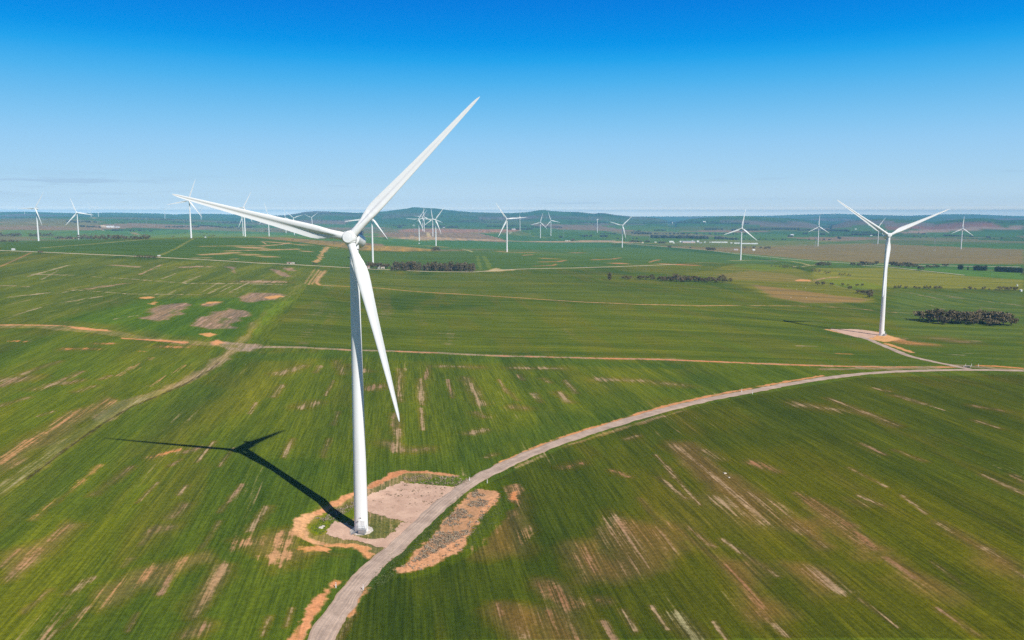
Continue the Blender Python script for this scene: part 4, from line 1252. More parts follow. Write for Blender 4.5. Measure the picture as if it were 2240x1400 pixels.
def tree_proto(kind, seed):
    rnd = random.Random(seed)
    tb = MB()
    spread = {'gum': .62, 'tall': .36, 'round': .5, 'pine': .34, 'bush': .8}[kind]
    base = {'gum': .20, 'tall': .16, 'round': .22, 'pine': .08, 'bush': .08}[kind]
    tb.bar((0, 0, -.03), (rnd.uniform(-.02, .02), 0, base + .12), .035, .022, 7)
    lobes = []
    nl = {'gum': 13, 'tall': 9, 'round': 8, 'pine': 8, 'bush': 7}[kind]
    for i in range(nl):
        a = i * 2.399 + rnd.uniform(-.4, .4)
        h = base + (1 - base) * ((i + .6) / nl if kind in ('tall', 'pine') else rnd.uniform(.12, .86))
        rr = spread * (.55 + .35 * rnd.random()) * (1 - .55 * max(0, h - .6) / .4)
        if kind in ('pine', 'tall'): rr = spread * .45 * rnd.random()
        c = Vector((rr * math.cos(a), rr * math.sin(a), h * .92))
        rad = rnd.uniform(.16, .26) * (1.25 if kind in ('round', 'bush', 'tall', 'pine') else 1)
        lobes.append((c, rad))
        if kind != 'bush':
            st = Vector((0, 0, base * rnd.uniform(.7, 1.1)))
            tb.bar(st, c * .9 + Vector((0, 0, .03)), .014, .006, 5)
    cb = MB()
    for c, rad in lobes:
        for j in range(64):
            d = Vector((rnd.gauss(0, 1), rnd.gauss(0, 1), rnd.gauss(0, 1))).normalized()
            p = c + Vector((d.x, d.y, d.z * .72)) * rad * (rnd.random() ** .4)
            if p.z < base * .6: p.z = base * .6 + rnd.random() * .1
            sz = rnd.uniform(.025, .062)
            q_ = Vector((rnd.gauss(0, 1), rnd.gauss(0, 1), rnd.gauss(0, 1) + .6)).normalized().to_track_quat('Z', 'X')
            cb.add([p + q_ @ Vector((sz * math.cos(t), sz * .8 * math.sin(t), 0)) for t in (0, 1.2, 2.5, 3.8, 5.1)], [(0, 1, 2, 3, 4)])
    lm = PINE if kind == 'pine' else LEAF
    return bake(tb, 'trunk', BARK, False), bake(cb, 'crown', lm, False)


PROTO = {k: [tree_proto(k, 10 * i + j) for j in range(4)] for i, k in enumerate(('gum', 'tall', 'round', 'pine', 'bush'))}
n_tree = [0]


def tree(px, py, hpx, kind, label, group, wide=1., name='gum_tree'):
    p = P([(px, py)])[0]
    dist = math.hypot(p[0], p[1])
    hgt = hpx * dist / F
    n_tree[0] += 1
    rnd = random.Random(n_tree[0] * 13)
    tr, cr = PROTO[kind][rnd.randrange(4)]
    t = empty(name, (p[0], p[1], p[2] - .1), rnd.random() * 6.28, label=label, cat='tree', group=group)
    t.scale = (hgt * wide, hgt * wide, hgt)
    obj_from(tr, 'trunk', t)
    obj_from(cr, 'crown', t)
    return t


rd = random.Random(5)
# big gums right of the tall turbine
G = 'gum trees in the clump below the right edge pasture'
for px, py, h, w_, lab in ((2032, 703, 28, 1.1, 'leaning left end gum of the large dark clump right of the tall turbine'),
                           (2052, 706, 27, 1., None), (2072, 708, 28, 1.05, None), (2092, 709, 22, .9, None), (2112, 710, 30, 1.0, None), (2130, 712, 19, .8, None),
                           (2142, 706, 22, 1., None), (2160, 711, 22, 1.1, None), (2042, 701, 24, 1.2, None), (2082, 704, 24, 1.2, None), (2102, 705, 23, 1.2, None), (2122, 706, 25, 1.2, None), (2150, 709, 24, 1.2, None), (2186, 709, 25, 1.2, None), (2063, 711, 17, 1.2, None), (2168, 715, 17, 1.2, None), (2176, 713, 27, 1.1, None), (2195, 713, 24, 1.05, None),
                           (2212, 713, 17, 1.15, 'low spreading right end gum of the large dark clump right of the tall turbine')):
    tree(px, py + rd.uniform(-3, 1.5), h * rd.uniform(.8, 1.15), 'gum', lab or 'brown green gum inside the large dark clump right of the tall turbine', G, w_ * rd.uniform(1.0, 1.3))
# windbreak
for i in range(27):
    px = 859 + i * 6.75 + rd.uniform(-1.6, 1.6)
    tree(px, 592 + (px - 860) * .012 + rd.uniform(-.5, .5), rd.uniform(11, 21.5), 'tall', 'tree in the long dense windbreak beside the pale farm road', 'trees of the long windbreak', rd.uniform(.85, 1.15))
for i in range(19):
    px = 863 + i * 9.2 + rd.uniform(-2, 2)
    tree(px, 589 + (px - 860) * .012, rd.uniform(11, 18.5), 'tall', 'tree in the long dense windbreak beside the pale farm road', 'trees of the long windbreak', rd.uniform(.85, 1.1))
tree(983, 594.5, 11, 'round', 'small round dark tree in front of the long windbreak', None, 1.2)
tree(1035.5, 593, 10.5, 'round', 'lone round tree just right of the long windbreak', None, .9)
for px, h in ((806, 14), (812, 13), (818, 14), (824, 13), (831, 14.5), (837, 14), (843, 13), (848, 12)):
    tree(px, 587.5 if px > 815 else 586, h, 'gum', 'tree of the short grove around the ruined farmhouse beside the windbreak', 'trees of the grove around the ruin', .8)
for px, h, lab in ((948, 10, 'left'), (953, 11, 'middle'), (959, 10, 'right')):
    tree(px, 549.5, h, 'round', lab + ' dark bush of the clump in front of the cluster turbine on the orange pad', 'dark bushes below the cluster pad', .95, 'dark_bush')
# row in the middle distance
row = [(1334, 613, 13, 'tall'), (1367, 611, 8, 'round'), (1377, 612, 8, 'round'), (1400, 613, 9, 'gum'), (1412, 612, 8, 'gum'), (1427, 613, 11, 'round'), (1445, 615, 9, 'gum'), (1451, 615, 9, 'gum'), (1459, 615, 9, 'gum'), (1466, 615, 9, 'gum'), (1474, 616, 8, 'gum'),
       (1480, 616, 14, 'gum'), (1488, 617, 9, 'gum'), (1495, 617, 9, 'gum'), (1502, 616, 11, 'gum'), (1509, 617, 9, 'gum'), (1519, 616, 11, 'gum'), (1528, 617, 9, 'gum'), (1535, 617, 8, 'gum'), (1546, 618, 8, 'gum'), (1555, 617, 10, 'gum'), (1568, 618, 10, 'gum'), (1581, 618, 14, 'round'), (1598, 616, 7, 'round')]
for i, (px, py, h, kd) in enumerate(row):
    lab = 'gum standing shoulder to shoulder in the tree row left of the knoll'
    if i == 0: lab = 'tall lone tree at the left end of the row left of the knoll'
    elif i in (1, 2): lab = ('left' if i == 1 else 'right') + ' one of two small round trees near the left end of the field row'
    elif i in (3, 4): lab = ('left' if i == 3 else 'right') + ' tree of the spaced pair left of the dense field row'
    elif i == 5: lab = 'dark round tree just left of the dense part of the field row'
    elif i == 22: lab = 'tallest dark tree near the right end of the field row'
    elif i == 23: lab = 'small round tree ending the field row beside the knoll'
    tree(px, py, h * 1.3, kd, lab, 'trees of the field row left of the knoll', rd.uniform(.95, 1.25))
# knoll and pasture trees
for k, (px, py, h) in enumerate([(1688, 583, 4), (1697, 584, 4), (1706, 584, 4), (1714, 585, 6), (1720, 586, 6), (1724, 586, 4), (1735, 587, 5), (1746, 588, 4), (1757, 590, 3.5), (1768, 592, 3.5)]):
    tree(px, py, h, 'bush', 'small bush in the thin line descending the far side of the knoll', 'bushes in a line down the knoll', .9, 'bush')
for px, py, h, lab in ((1778, 593.5, 7.5, 'left dark bush of three large ones on the pasture behind the knoll'), (1790, 595.5, 7, 'middle dark bush of three large ones on the pasture behind the knoll'),
                       (1808, 598.5, 7, 'right dark bush of three large ones on the pasture behind the knoll'), (1815, 598, 5, 'little bush touching the right one of three large pasture bushes'),
                       (1839, 602, 6, 'left bush of the pair near the end of the earth track'), (1847, 602, 5.5, 'second bush of the group near the end of the earth track'), (1858, 603.5, 6, 'right bush of the group near the end of the earth track')):
    tree(px, py, h, 'bush', lab, 'bushes on the pasture behind the knoll', .95, 'bush')
for px, py, h, lab in ((1788, 624, 8.5, 'left grey green tree below the orange scrape'), (1800, 624, 8.5, 'right grey green tree below the orange scrape'), (1819, 624, 7, 'thin pale tree right of the two below the orange scrape'),
                       (1843, 625, 6, 'small lone tree in the yellow pasture between two paler shrubs'), (1855, 625, 4, 'low shrub in the yellow pasture left of the reddish shrubs'), (1875, 626, 6, 'left reddish shrub at the pasture corner'),
                       (1886, 626, 6, 'right reddish shrub at the pasture corner'), (1859, 633, 8, 'grey tree standing alone above the dark leaning clump')):
    tree(px, py, h, 'gum', lab, 'trees along the pasture edge behind the knoll', .9)
for px, py, h, w_, lab in ((1876, 642, 8, 1.1, 'low tree at the left of the dark clump beside the tall turbine'), (1890, 644, 11, 1.1, 'middle dark tree of the clump beside the tall turbine'),
                           (1902, 645, 12, 1., 'upper right dark tree of the clump beside the tall turbine'), (1902, 652, 12, .9, 'lowest dark tree of the clump beside the tall turbine')):
    tree(px, py, h, 'gum', lab, 'dark clump beside the tall turbine', w_)
for i, px in enumerate((1958, 1968, 1982, 2002, 2011, 2024, 2033, 2046, 2056)):
    tree(px, 631.5 + (px - 1958) * .008, (7, 8.5, 7, 7, 5.5, 8, 7, 8, 8)[i], 'round', 'round tree of the spaced row just right of the tall turbine', 'round trees right of the tall turbine', .95)
for i, (px, h) in enumerate(((2110, 4), (2122, 8), (2133, 5), (2152, 8), (2164, 4), (2179, 4), (2187, 9), (2198, 9), (2207, 10), (2220, 10))):
    tree(px, 633.5 + (px - 2110) * .022, h, 'round', 'round tree of the ragged row ending at the white tank', 'ragged tree row at the right edge', .95)
# trees along the far road
for px, py, h, kd, lab in ((1788, 581, 9, 'round', 'left half of the big rounded grove beside the far road'), (1794, 581.5, 10, 'round', 'middle tree of the big rounded grove beside the far road'), (1800, 581.5, 11, 'round', 'top tree of the big rounded grove beside the far road'),
                           (1808, 581.5, 10, 'round', 'fourth tree of the big rounded grove beside the far road'), (1815, 581.5, 8, 'round', 'right end tree of the big rounded grove beside the far road')):
    tree(px, py, h, kd, lab, 'rounded grove beside the far road', 1.)
for px, py, h in ((1865, 582, 10), (1878, 582, 7), (1886, 582, 11), (1893, 582, 10), (1901, 581, 8), (1908, 581, 7), (1917, 580, 9)):
    tree(px, py, h, 'gum', 'gum beside the far road left of the tall turbine tower', 'roadside gums left of the tower', .9)
for px, py, h in ((1950, 583, 11), (1957, 584, 12), (1964, 585, 10), (1972, 586, 12), (1980, 586, 13), (1988, 586, 12), (1996, 586, 10), (2004, 585, 8), (2014, 592, 12), (2029, 586, 7), (2036, 586, 6), (2044, 586, 8), (2051, 586, 7), (2065, 583, 7), (2071, 583, 7)):
    tree(px, py, h, 'gum', 'gum beside the far road right of the tall turbine tower', 'roadside gums right of the tower', .9)
for x0, x1, y0, grp, lab in ((2097, 2107, 589.5, 'dark block', 'dark conifer of the small square block right of the far road'), (2131, 2158, 591.5, 'dark pair of blocks', 'dark conifer of the middle block right of the far road'), (2178, 2238, 594.5, 'dark long block', 'dark conifer of the long block at the right edge')):
    px = x0
    while px <= x1:
        tree(px, y0 + (px - x0) * .04, rd.uniform(8.5, 10.5), 'pine', lab, grp + ' of conifers', 1., 'conifer')
        px += 3.6
tree(2117, 590.5, 6.5, 'pine', 'lone small conifer between two dark blocks', None, .9, 'conifer')
tree(2238, 602, 6, 'bush', 'round bush at the right edge below the conifer block', None, 1., 'bush')
# far left row
px = 2
while px < 328:
    hgt = rd.uniform(6.5, 12) if px > 170 else rd.uniform(5, 9)
    if not 45 < px < 66:
        yy = 524.5 - abs(px - 240) * .008 if px > 120 else 517.5
        tree(px, yy, hgt, 'round', 'dark tree of the long ragged row behind the two left turbines', 'ragged row behind the left turbines', 1.0)
    px += rd.uniform(4.5, 9)
for px in (3, 10, 23, 28, 38):
    tree(px, 530, rd.uniform(5, 7), 'round', 'dark tree at the left edge in front of the ragged row', 'trees at the left edge', 1.1)
tree(88, 553.5, 6, 'gum', 'dark shrub on the pale farm road at far left', None, 1.2, 'bush')
for i in range(9):
    tree(298 + i * 5.4, 563.3 + i * .15, rd.uniform(5, 7.5), 'bush', 'dark tree of the short dense clump on the left farm road', 'short clump on the left farm road', .9)
for px, py, h, lab in ((689, 579.5, 7, 'dark shrub where the earth strip meets the farm road'), (646, 577, 4.5, 'dark shrub right of the ruined stone hut'), (755, 583, 4, 'left one of two small shrubs left of the huge tower'),
                       (766, 583.5, 4.5, 'right one of two small shrubs left of the huge tower'), (379, 519, 4, 'small tree left of the white turbine at the big blade tip'), (447, 517.5, 4, 'small tree right of the white turbine at the big blade tip'),
                       (457, 517, 3.5, 'middle small tree right of the white turbine at the big blade tip'), (467, 518, 5, 'right one of three small trees beside the big blade tip turbine'),
                       (640, 526.5, 4, 'dark tree in the brown paddock under the big left blade'), (843, 524, 5, 'dark round bush under the right blade of the hidden hub turbine'),
                       (807, 535, 3, 'dark shrub right of the huge turbine nacelle'), (732, 530, 3.5, 'dark shrub at the brown paddock under the big left blade'), (647, 519, 4, 'dark bush at the foot of the twin raised blades turbine')):
    tree(px, py, h, 'bush', lab, None, 1.1, 'bush')
for px, py, h, lab in ((1465, 543, 7, 'dark round tree beside the far road left of the long sheds'), (1510, 543.5, 4, 'small thin tree on the brown pasture below the sheds'), (1548, 548.5, 8, 'left tree of the grove in front of the white sheds'),
                       (1554, 549, 8.5, 'middle tree of the grove in front of the white sheds'), (1561, 549, 8, 'right tree of the grove in front of the white sheds'), (1629, 543, 5, 'small tree right of the turbine before the sheds'),
                       (1649, 543.5, 5.5, 'small tree behind the tiny white hut'), (1664, 544, 5, 'thin tree right of the tiny white hut'), (1675, 545, 6, 'left tree of the pair ending the hut track'), (1682, 545, 6.5, 'right tree of the pair ending the hut track'),
                       (1253, 527.5, 7, 'dark tree beside the three tiny huts in mid distance')):
    tree(px, py, h, 'gum', lab, None, 1., 'gum_tree')
for px in (1380, 1385, 1390, 1395, 1402, 1413, 1418):
    tree(px, 530.5, rd.uniform(4.5, 6.5), 'gum', 'dark gum in the group around the tan hut left of the sheds', 'gums around the tan hut', 1.1)
for px in (1442, 1446, 1450, 1454):
    tree(px, 533, rd.uniform(5, 6.5), 'round', 'dark tree in the grove at the left end of the white sheds', 'grove at the left end of the sheds', 1.1)

# distant tree belts nobody could count
BELTS = [(146, 485, 213, 487, 40, 2.6), (176, 496, 222, 498, 40, 3), (156, 488, 200, 484, 20, 2), (245, 505, 270, 505, 12, 3), (275, 506, 335, 506, 14, 3), (361, 497, 435, 497, 60, 2.6), (435, 494, 525, 500, 80, 2.6), (538, 498, 552, 498, 16, 4),
         (475, 488, 525, 487, 40, 2.4), (374, 486, 430, 488, 40, 2.4), (500, 489, 552, 488, 40, 2.4), (500, 497, 562, 496, 50, 2.6), (0, 477, 110, 478, 40, 1.6), (260, 480, 420, 482, 70, 1.8), (260, 487, 360, 487, 30, 1.8),
         (640, 470, 770, 467, 80, 2.), (700, 467, 860, 470, 60, 2), (855, 494, 892, 494, 26, 2.2), (871, 498, 879, 498, 6, 5), (917, 496, 1006, 498, 80, 3.4), (967, 486, 1060, 486, 70, 2.2), (1010, 483, 1060, 482, 40, 2), (1052, 487, 1102, 487, 40, 2.2),
         (1065, 496, 1112, 496, 40, 2.8), (1110, 502, 1165, 502, 60, 3.2), (1110, 495, 1152, 496, 30, 2.6), (1152, 497, 1228, 498, 50, 2.8), (1245, 488, 1330, 488, 60, 2.2), (1224, 519, 1231, 520, 6, 3), (1270, 517, 1328, 518, 20, 4), (1312, 512, 1346, 512, 30, 2),
         (1337, 523, 1400, 523, 9, 3), (1382, 511, 1424, 512, 50, 4), (1385, 507, 1405, 506, 8, 3), (1425, 512, 1660, 513, 60, 3), (1430, 504.5, 1457, 504.5, 30, 2.4), (1425, 520, 1549, 522, 150, 6), (1565, 523, 1577, 523, 14, 6), (1579, 523, 1616, 524, 30, 3.5),
         (1371, 489, 1437, 489, 40, 2), (1440, 487, 1640, 490, 200, 2.6), (1456, 484, 1600, 485, 90, 1.8), (1542, 502, 1582, 502, 50, 3), (1601, 504, 1661, 504, 60, 3.6), (1662, 502, 1748, 502, 90, 3.4), (1746, 504, 1820, 504, 70, 2.6), (1757, 512, 1766, 512, 8, 3.4),
         (1794, 513, 1804, 513, 8, 3.4), (1725, 518, 1733, 518, 6, 4), (1625, 524, 1818, 525, 26, 2.4), (1810, 492, 1830, 492, 12, 2), (1796, 505, 1857, 506, 70, 3.6), (1860, 508, 1905, 509, 26, 2.4), (1811, 515, 1865, 515, 40, 2), (1865, 514, 1932, 515, 60, 3.6),
         (1834, 522, 1839, 522, 4, 4), (2064, 516, 2128, 518, 60, 3), (2159, 520, 2167, 520, 6, 3), (2189, 522, 2200, 522, 3, 2.6), (1991, 518, 2030, 518, 4, 2.6), (2006, 510, 2025, 513, 4, 3), (1960, 505, 2100, 488, 10, 1.6), (1500, 478, 1620, 479, 50, 1.4),
         (1700, 484, 1900, 483, 60, 1.6), (2050, 484, 2230, 488, 60, 1.8), (1120, 481, 1300, 478, 60, 1.5), (840, 474, 1060, 474, 80, 1.4), (560, 481, 830, 484, 60, 1.6), (430, 507, 600, 509, 14, 2), (360, 510, 470, 510, 10, 1.6), (560, 505, 650, 507, 12, 2.4), (1080, 475, 1240, 473, 40, 1.4), (1940, 520, 2240, 524, 12, 2.)]
wb = MB()
pxs, hs = [], []
for x0, y0, x1, y1, cnt, h in BELTS:
    for i in range(cnt):
        t = rd.random()
        pxs.append((x0 + (x1 - x0) * t, y0 + (y1 - y0) * t + rd.gauss(0, .35)))
        hs.append(h * rd.uniform(.55, 1.15))
pw = P(pxs)
for p, h in zip(pw, hs):
    d = math.hypot(p[0], p[1])
    if d > 15000: continue
    hg = max(4, h * d / F)
    wd = hg * rd.uniform(.45, .9)
    v = []
    for (zz, rr, kk) in ((-.05, .55, 6), (.35, 1.0, 6), (.75, .8, 6)):
        for j in range(kk):
            a = j * 2 * math.pi / kk + zz
            q_ = rd.uniform(.7, 1.15)
            v.append((p[0] + wd * rr * q_ * math.cos(a), p[1] + wd * rr * q_ * math.sin(a), p[2] + hg * (zz + rd.uniform(-.06, .06))))
    v.append((p[0], p[1], p[2] + hg))
    f = []
    for k in range(2):
        for j in range(6):
            f.append((k * 6 + j, k * 6 + (j + 1) % 6, k * 6 + 6 + (j + 1) % 6, k * 6 + 6 + j))
    for j in range(6): f.append((12 + j, 12 + (j + 1) % 6, 18))
    wb.add(v, f)
FARM = leaf_mat('far_leaves', (.030, .036, .030), (.058, .060, .046))
tag(wb.build('woodland', FARM), label='far belts of dark trees strung across the plain below the hills', cat='woodland', kind='stuff')


# ------------------------------------------------------------------ scrub and tufts round the near pad
def in_poly_points(px, cnt):
    p = wpoly(px)
    lo, hi = p.min(0), p.max(0)
    out = []
    while len(out) < cnt:
        x = RNG.uniform(lo[0], hi[0], 400)
        y = RNG.uniform(lo[1], hi[1], 400)
        ok = inside(x, y, p)
        out += list(zip(x[ok], y[ok]))
    o = np.array(out[:cnt])
    return o


def tufts(name, spots, mat, lo, hi, label, cat, blades=14, dens=None):
    mb = MB()
    z = height(spots[:, 0], spots[:, 1])
    for (x, y), zz in zip(spots, z):
        s_ = lo + (hi - lo) * rd.random() ** 2
        for k in range(blades):
            a = rd.random() * 6.28
            rr = s_ * math.sqrt(rd.random()) * .8
            c = Vector((x + rr * math.cos(a), y + rr * math.sin(a), zz + s_ * .45 * rd.random() * (1.15 - rr / s_)))
            q_ = Vector((rd.gauss(0, .7), rd.gauss(0, .7), 1)).normalized().to_track_quat('Z', 'X')
            w_ = s_ * rd.uniform(.18, .34)
            mb.add([c + q_ @ Vector((w_ * math.cos(t), w_ * .7 * math.sin(t), 0)) for t in (0, 1.6, 3.1, 4.7)], [(0, 1, 2, 3)])
    o = mb.build(name, mat)
    return tag(o, label=label, cat=cat, kind='stuff')


bank = [(1040, 1072), (1088, 1076), (1052, 1118), (1022, 1145), (1030, 1162), (985, 1188), (930, 1222), (900, 1230), (945, 1178), (982, 1130), (1016, 1092)]
sp = in_poly_points(bank, 1500)
keep = fbm(sp[:, 0] / 6, sp[:, 1] / 6, 71, 3) > .44
sp = sp[keep]
sp2 = in_poly_points([(866, 1243), (965, 1200), (1062, 1110), (1100, 1078), (1062, 1122), (1010, 1205), (915, 1250)], 130)
sp3 = in_poly_points([(880, 1040), (1000, 1042), (1040, 1048), (1000, 1062), (890, 1056)], 220)
sp4 = in_poly_points([(690, 1135), (780, 1090), (790, 1105), (720, 1140)], 160)
tufts('scrub', np.concatenate([sp, sp2, sp3, sp4]), SCRUBM, .25, .95, 'grey brown scrub tufts scattered over the orange bank beside the gravel road', 'scrub', 12)
ga = in_poly_points([(1006, 1078), (1020, 1082), (980, 1128), (945, 1172), (905, 1205), (860, 1235), (855, 1225), (900, 1190), (950, 1140)], 700)
gb = in_poly_points([(680, 1155), (715, 1125), (760, 1108), (740, 1140), (700, 1170)], 420)
gc = in_poly_points([(1060, 1118), (1100, 1082), (1120, 1090), (1090, 1140), (1040, 1190), (1015, 1205)], 500)
gd = in_poly_points([(860, 1200), (870, 1260), (800, 1300), (780, 1310), (830, 1240)], 350)
ge = in_poly_points([(905, 1058), (1010, 1048), (1035, 1055), (1012, 1064), (940, 1062)], 260)
gf = in_poly_points([(800, 1130), (850, 1140), (895, 1143), (870, 1160), (838, 1170), (812, 1174)], 240)
tufts('grass', np.concatenate([ga, gb, gc, gd, ge, gf]), GRASSM, .18, .5, 'tufts of bright green grass along the road verge and round the pad', 'grass', 9)
wp = in_poly_points([(815, 1095), (880, 1056), (1000, 1068), (900, 1145)], 260)
keep = fbm(wp[:, 0] / 5, wp[:, 1] / 5, 12, 3) > .45
tufts('weeds', wp[keep], leaf_mat('weed_leaves', (.07, .065, .028), (.13, .11, .05)), .25, .75, 'low dry weeds growing through the gravel pad', 'weeds', 8)

# ------------------------------------------------------------------ roadside posts, stones
pb, rb2 = MB(), MB()
pb.box((0, 0, .55), (.13, .06, 1.1))
pb.box((0, 0, 1.12), (.10, .045, .05))
rb2.box((0, -.036, .92), (.09, .012, .14))
ME_POST, ME_REF = bake(pb, 'post', POSTW, False), bake(rb2, 'reflector', REDR, False)
for px, py, lab in ((735, 1286, 'white roadside post on the left verge nearest the camera'), (794.5, 1291, 'white roadside post on the right verge nearest the camera'),
                    (1027, 1052, 'white roadside post on the left verge beside the gravel pad'), (1066, 1057, 'white roadside post on the right verge beside the orange bank'),
                    (1622.5, 858, 'white roadside post on the upper verge halfway along the curve'), (1646, 862.5, 'white roadside post on the lower verge halfway along the curve'),
                    (2112, 802, 'white post beside the dark culvert at the road fork'), (2125, 801.5, 'white post standing in the road fork gap'), (2140, 802, 'rightmost white post at the road fork')):
    p = P([(px, py)])[0]
    sc_ = 1.45 if py > 900 else 1.9
    t = empty('roadside_post', (p[0], p[1], p[2]), 0, label=lab, cat='post', group='white roadside posts')
    t.scale = (1.5, 1.5, sc_ * .8)
    obj_from(ME_POST, 'post', t)
    obj_from(ME_REF, 'reflector', t)
# culvert at the fork
p = P([(2115, 803.5)])[0]
t = empty('culvert', (p[0], p[1], p[2]), .1, label='dark pipe culvert with a pale headwall at the road fork', cat='culvert')
m = MB()
m.box((0, 0, .3), (4.4, .35, 1.1))
m.box((0, 0, .9), (4.7, .5, .12))
m.build('headwall', CONC, t)
m = MB()
for x in (-1.1, .9):
    m.lathe([(.42, -.2), (.42, .2)], 16, Matrix.Translation((x, -.1, .3)) @ Matrix.Rotation(R(90), 4, 'X'))
m.box((0, -.19, .35), (3.9, .04, .7))
m.build('pipe_mouth', DARK, t)


def stone(px, py, size, lab):
    p = P([(px, py)])[0]
    rnd = random.Random(int(px))
    import bmesh
    bm = bmesh.new()
    bmesh.ops.create_icosphere(bm, subdivisions=2, radius=size)
    for v in bm.verts:
        k_ = 1 + rnd.uniform(-.2, .2)
        v.co = Vector((v.co.x * k_ * 1.2, v.co.y * k_, v.co.z * k_ * .6))
    me_ = bpy.data.meshes.new('boulder')
    bm.to_mesh(me_)
    bm.free()
    me_.materials.append(CONC)
    o = bpy.data.objects.new('boulder', me_)
    C.objects.link(o)
    o.location = (p[0], p[1], p[2] + size * .25)
    tag(o, label=lab, cat='boulder')


stone(702, 1155, .55, 'pale boulder lying in the green grass left of the huge turbine foot')
stone(707, 1152, .4, 'smaller pale boulder beside another in the grass left of the huge turbine')
stone(1586, 1036, .45, 'single pale stone in the right hand crop field')
stone(1595, 1045, .3, 'smallest pale stone in the right hand crop field')
for i, (px, py, s_) in enumerate(((1723, 626, 1.3), (1762, 630, 1.5), (1742, 633, 1.2), (1730, 651, 1.4), (1764, 652, 1.5))):
    stone(px, py, s_ * .45, 'pale rock on the grassy flank of the knoll, ' + ('upper left one', 'upper right one', 'middle one', 'lower left one', 'lower right one')[i])

# ------------------------------------------------------------------ buildings
WALLW = plain('white_sheet_wall', (.80, .80, .78), .5, .06, .4)
ROOFW = plain('white_sheet_roof', (.86, .86, .85), .45, .05, .4)
ROOFG = plain('grey_sheet_roof', (.45, .47, .50), .45, .1, .4)
STONE = plain('pale_stone_wall', (.62, .54, .46), .9, .25, .8)
RUST = plain('rusty_roof', (.34, .20, .15), .8, .2, .6)
TAN = plain('tan_wall', (.66, .50, .34), .8, .1, .5)
PINKM = plain('pinkish_cladding', (.66, .48, .44), .6, .1, .3)


def shed(px, py, wpx, hpx, label, wall=WALLW, roof=ROOFW, deep=.7, rz=0., name='shed', group=None, gable=.35, door=True):
    p = P([(px, py)])[0]
    d = math.hypot(p[0], p[1])
    w, h = wpx * d / F, hpx * d / F
    dp = max(3, min(w * deep, 22))
    t = empty(name, (p[0], p[1] + dp / 2, p[2] - .3), rz, label=label, cat='building', group=group)
    hw = h * (1 - gable) + .3
    m = MB()
    m.box((0, 0, hw / 2), (w, dp, hw))
    m.build('wall', wall, t)
    m = MB()
    e, k_ = w / 2 + .25, dp / 2 + .35
    top = h + .3
    v = [(-e, -k_, hw + .003), (e, -k_, hw + .003), (e, k_, hw + .003), (-e, k_, hw + .003), (-e, 0, top), (e, 0, top)]
    m.add(v, [(0, 1, 5, 4), (2, 3, 4, 5), (0, 4, 3), (1, 2, 5), (0, 3, 2, 1)])
    m.build('roof', roof, t)
    if door:
        m = MB()
        m.box((w * .1, -dp / 2 - .02, hw * .4), (min(w * .25, 4), .05, hw * .8))
        m.build('door', ROOFG if wall is not STONE else DARK, t)
    return t


shed(224, 497.5, 9, 4, 'cream farm shed among trees near the left hilltop', TAN, TAN)
shed(240, 498, 14, 3.5, 'long white farm shed right of the cream one on the left', deep=.4)
shed(256, 498, 7, 2.6, 'small grey farm shed right of the long white one on the left', WALLW, ROOFG)
shed(28, 547.5, 5, 3.2, 'small white box hut beside the pale farm road at far left', deep=.8)
shed(347, 561, 5, 2.6, 'pale little hut just right of the short dark tree clump', TAN, ROOFW)
shed(449, 520.3, 2.5, 2, 'tiny white hut near the foot of the big blade tip turbine')
t = shed(632, 577, 9, 3.6, 'ruined pinkish stone hut with a white broken wall on the farm road', STONE, RUST, name='stone_hut')
shed(641, 577.2, 5, 3, 'low pale stone remnant right of the ruined hut', STONE, STONE, name='stone_hut', door=False)
shed(829, 587.5, 5, 7, 'tall pale chimney block of the ruined farmhouse in the grove', WALLW, STONE, deep=.8, name='stone_hut', door=False)
shed(837, 588, 8, 4, 'roofless pale wall of the ruined farmhouse in the grove', STONE, STONE, deep=.5, name='stone_hut')
shed(806, 587.5, 4, 6, 'pinkish gable of the ruined farmhouse left in the grove', PINKM, RUST, name='stone_hut')
shed(930, 588.5, 9, 3.2, 'low pinkish farm building inside the windbreak', PINKM, ROOFW, deep=.5)
# works beside the far road
WK = 'white buildings of the works beside the far road'
shed(1469, 530.5, 9, 3.2, 'white building at the left end of the works beside the dark grove', group=WK, deep=.5)
shed(1474, 532.5, 3, 2, 'tiny white cabin below the left white building of the works', group=WK)
shed(1507, 531.5, 27, 4.2, 'largest grey roofed hall of the works', PINKM, ROOFG, .4, group=WK)
shed(1490, 530, 6, 3, 'white block against the left end of the largest grey hall', group=WK)
shed(1515, 529.5, 3, 3, 'white block on the right end of the largest grey hall', group=WK)
shed(1527, 530, 4.5, 3.4, 'white silo shed right of the largest grey hall', group=WK)
shed(1533, 532, 6, 1.8, 'low grey store right of the white silo shed', ROOFG, ROOFG, group=WK)
shed(1542, 531, 2.5, 2.2, 'isolated small white cabin right of the low grey store', group=WK)
shed(1553, 531, 2, 1.8, 'smallest white cabin left of the long row of white sheds', group=WK)
shed(1574, 531, 34, 2.1, 'long low row shed of the works, left of the turbine', WALLW, ROOFW, .2, group=WK)
shed(1600, 532.6, 4, 2, 'small white shed in the gap between the two long row sheds', group=WK)
shed(1612, 533, 12, 2, 'short row shed of the works crossing behind the turbine tower', WALLW, ROOFW, .3, group=WK)
shed(1639, 534, 36, 2.2, 'long low row shed of the works, right of the turbine', WALLW, ROOFW, .2, group=WK)
shed(1406, 532.5, 4, 3, 'tan hut among gums left of the works', TAN, TAN)
shed(1434, 531, 4, 2, 'pale hut left of the dark grove at the works', TAN, ROOFW)
shed(1610, 547.5, 9, 3, 'pinkish roofed open shed left of the turbine before the works', PINKM, ROOFG, .4)
shed(1649, 548.5, 5, 3.4, 'tiny white hut on the hut track right of the turbine')
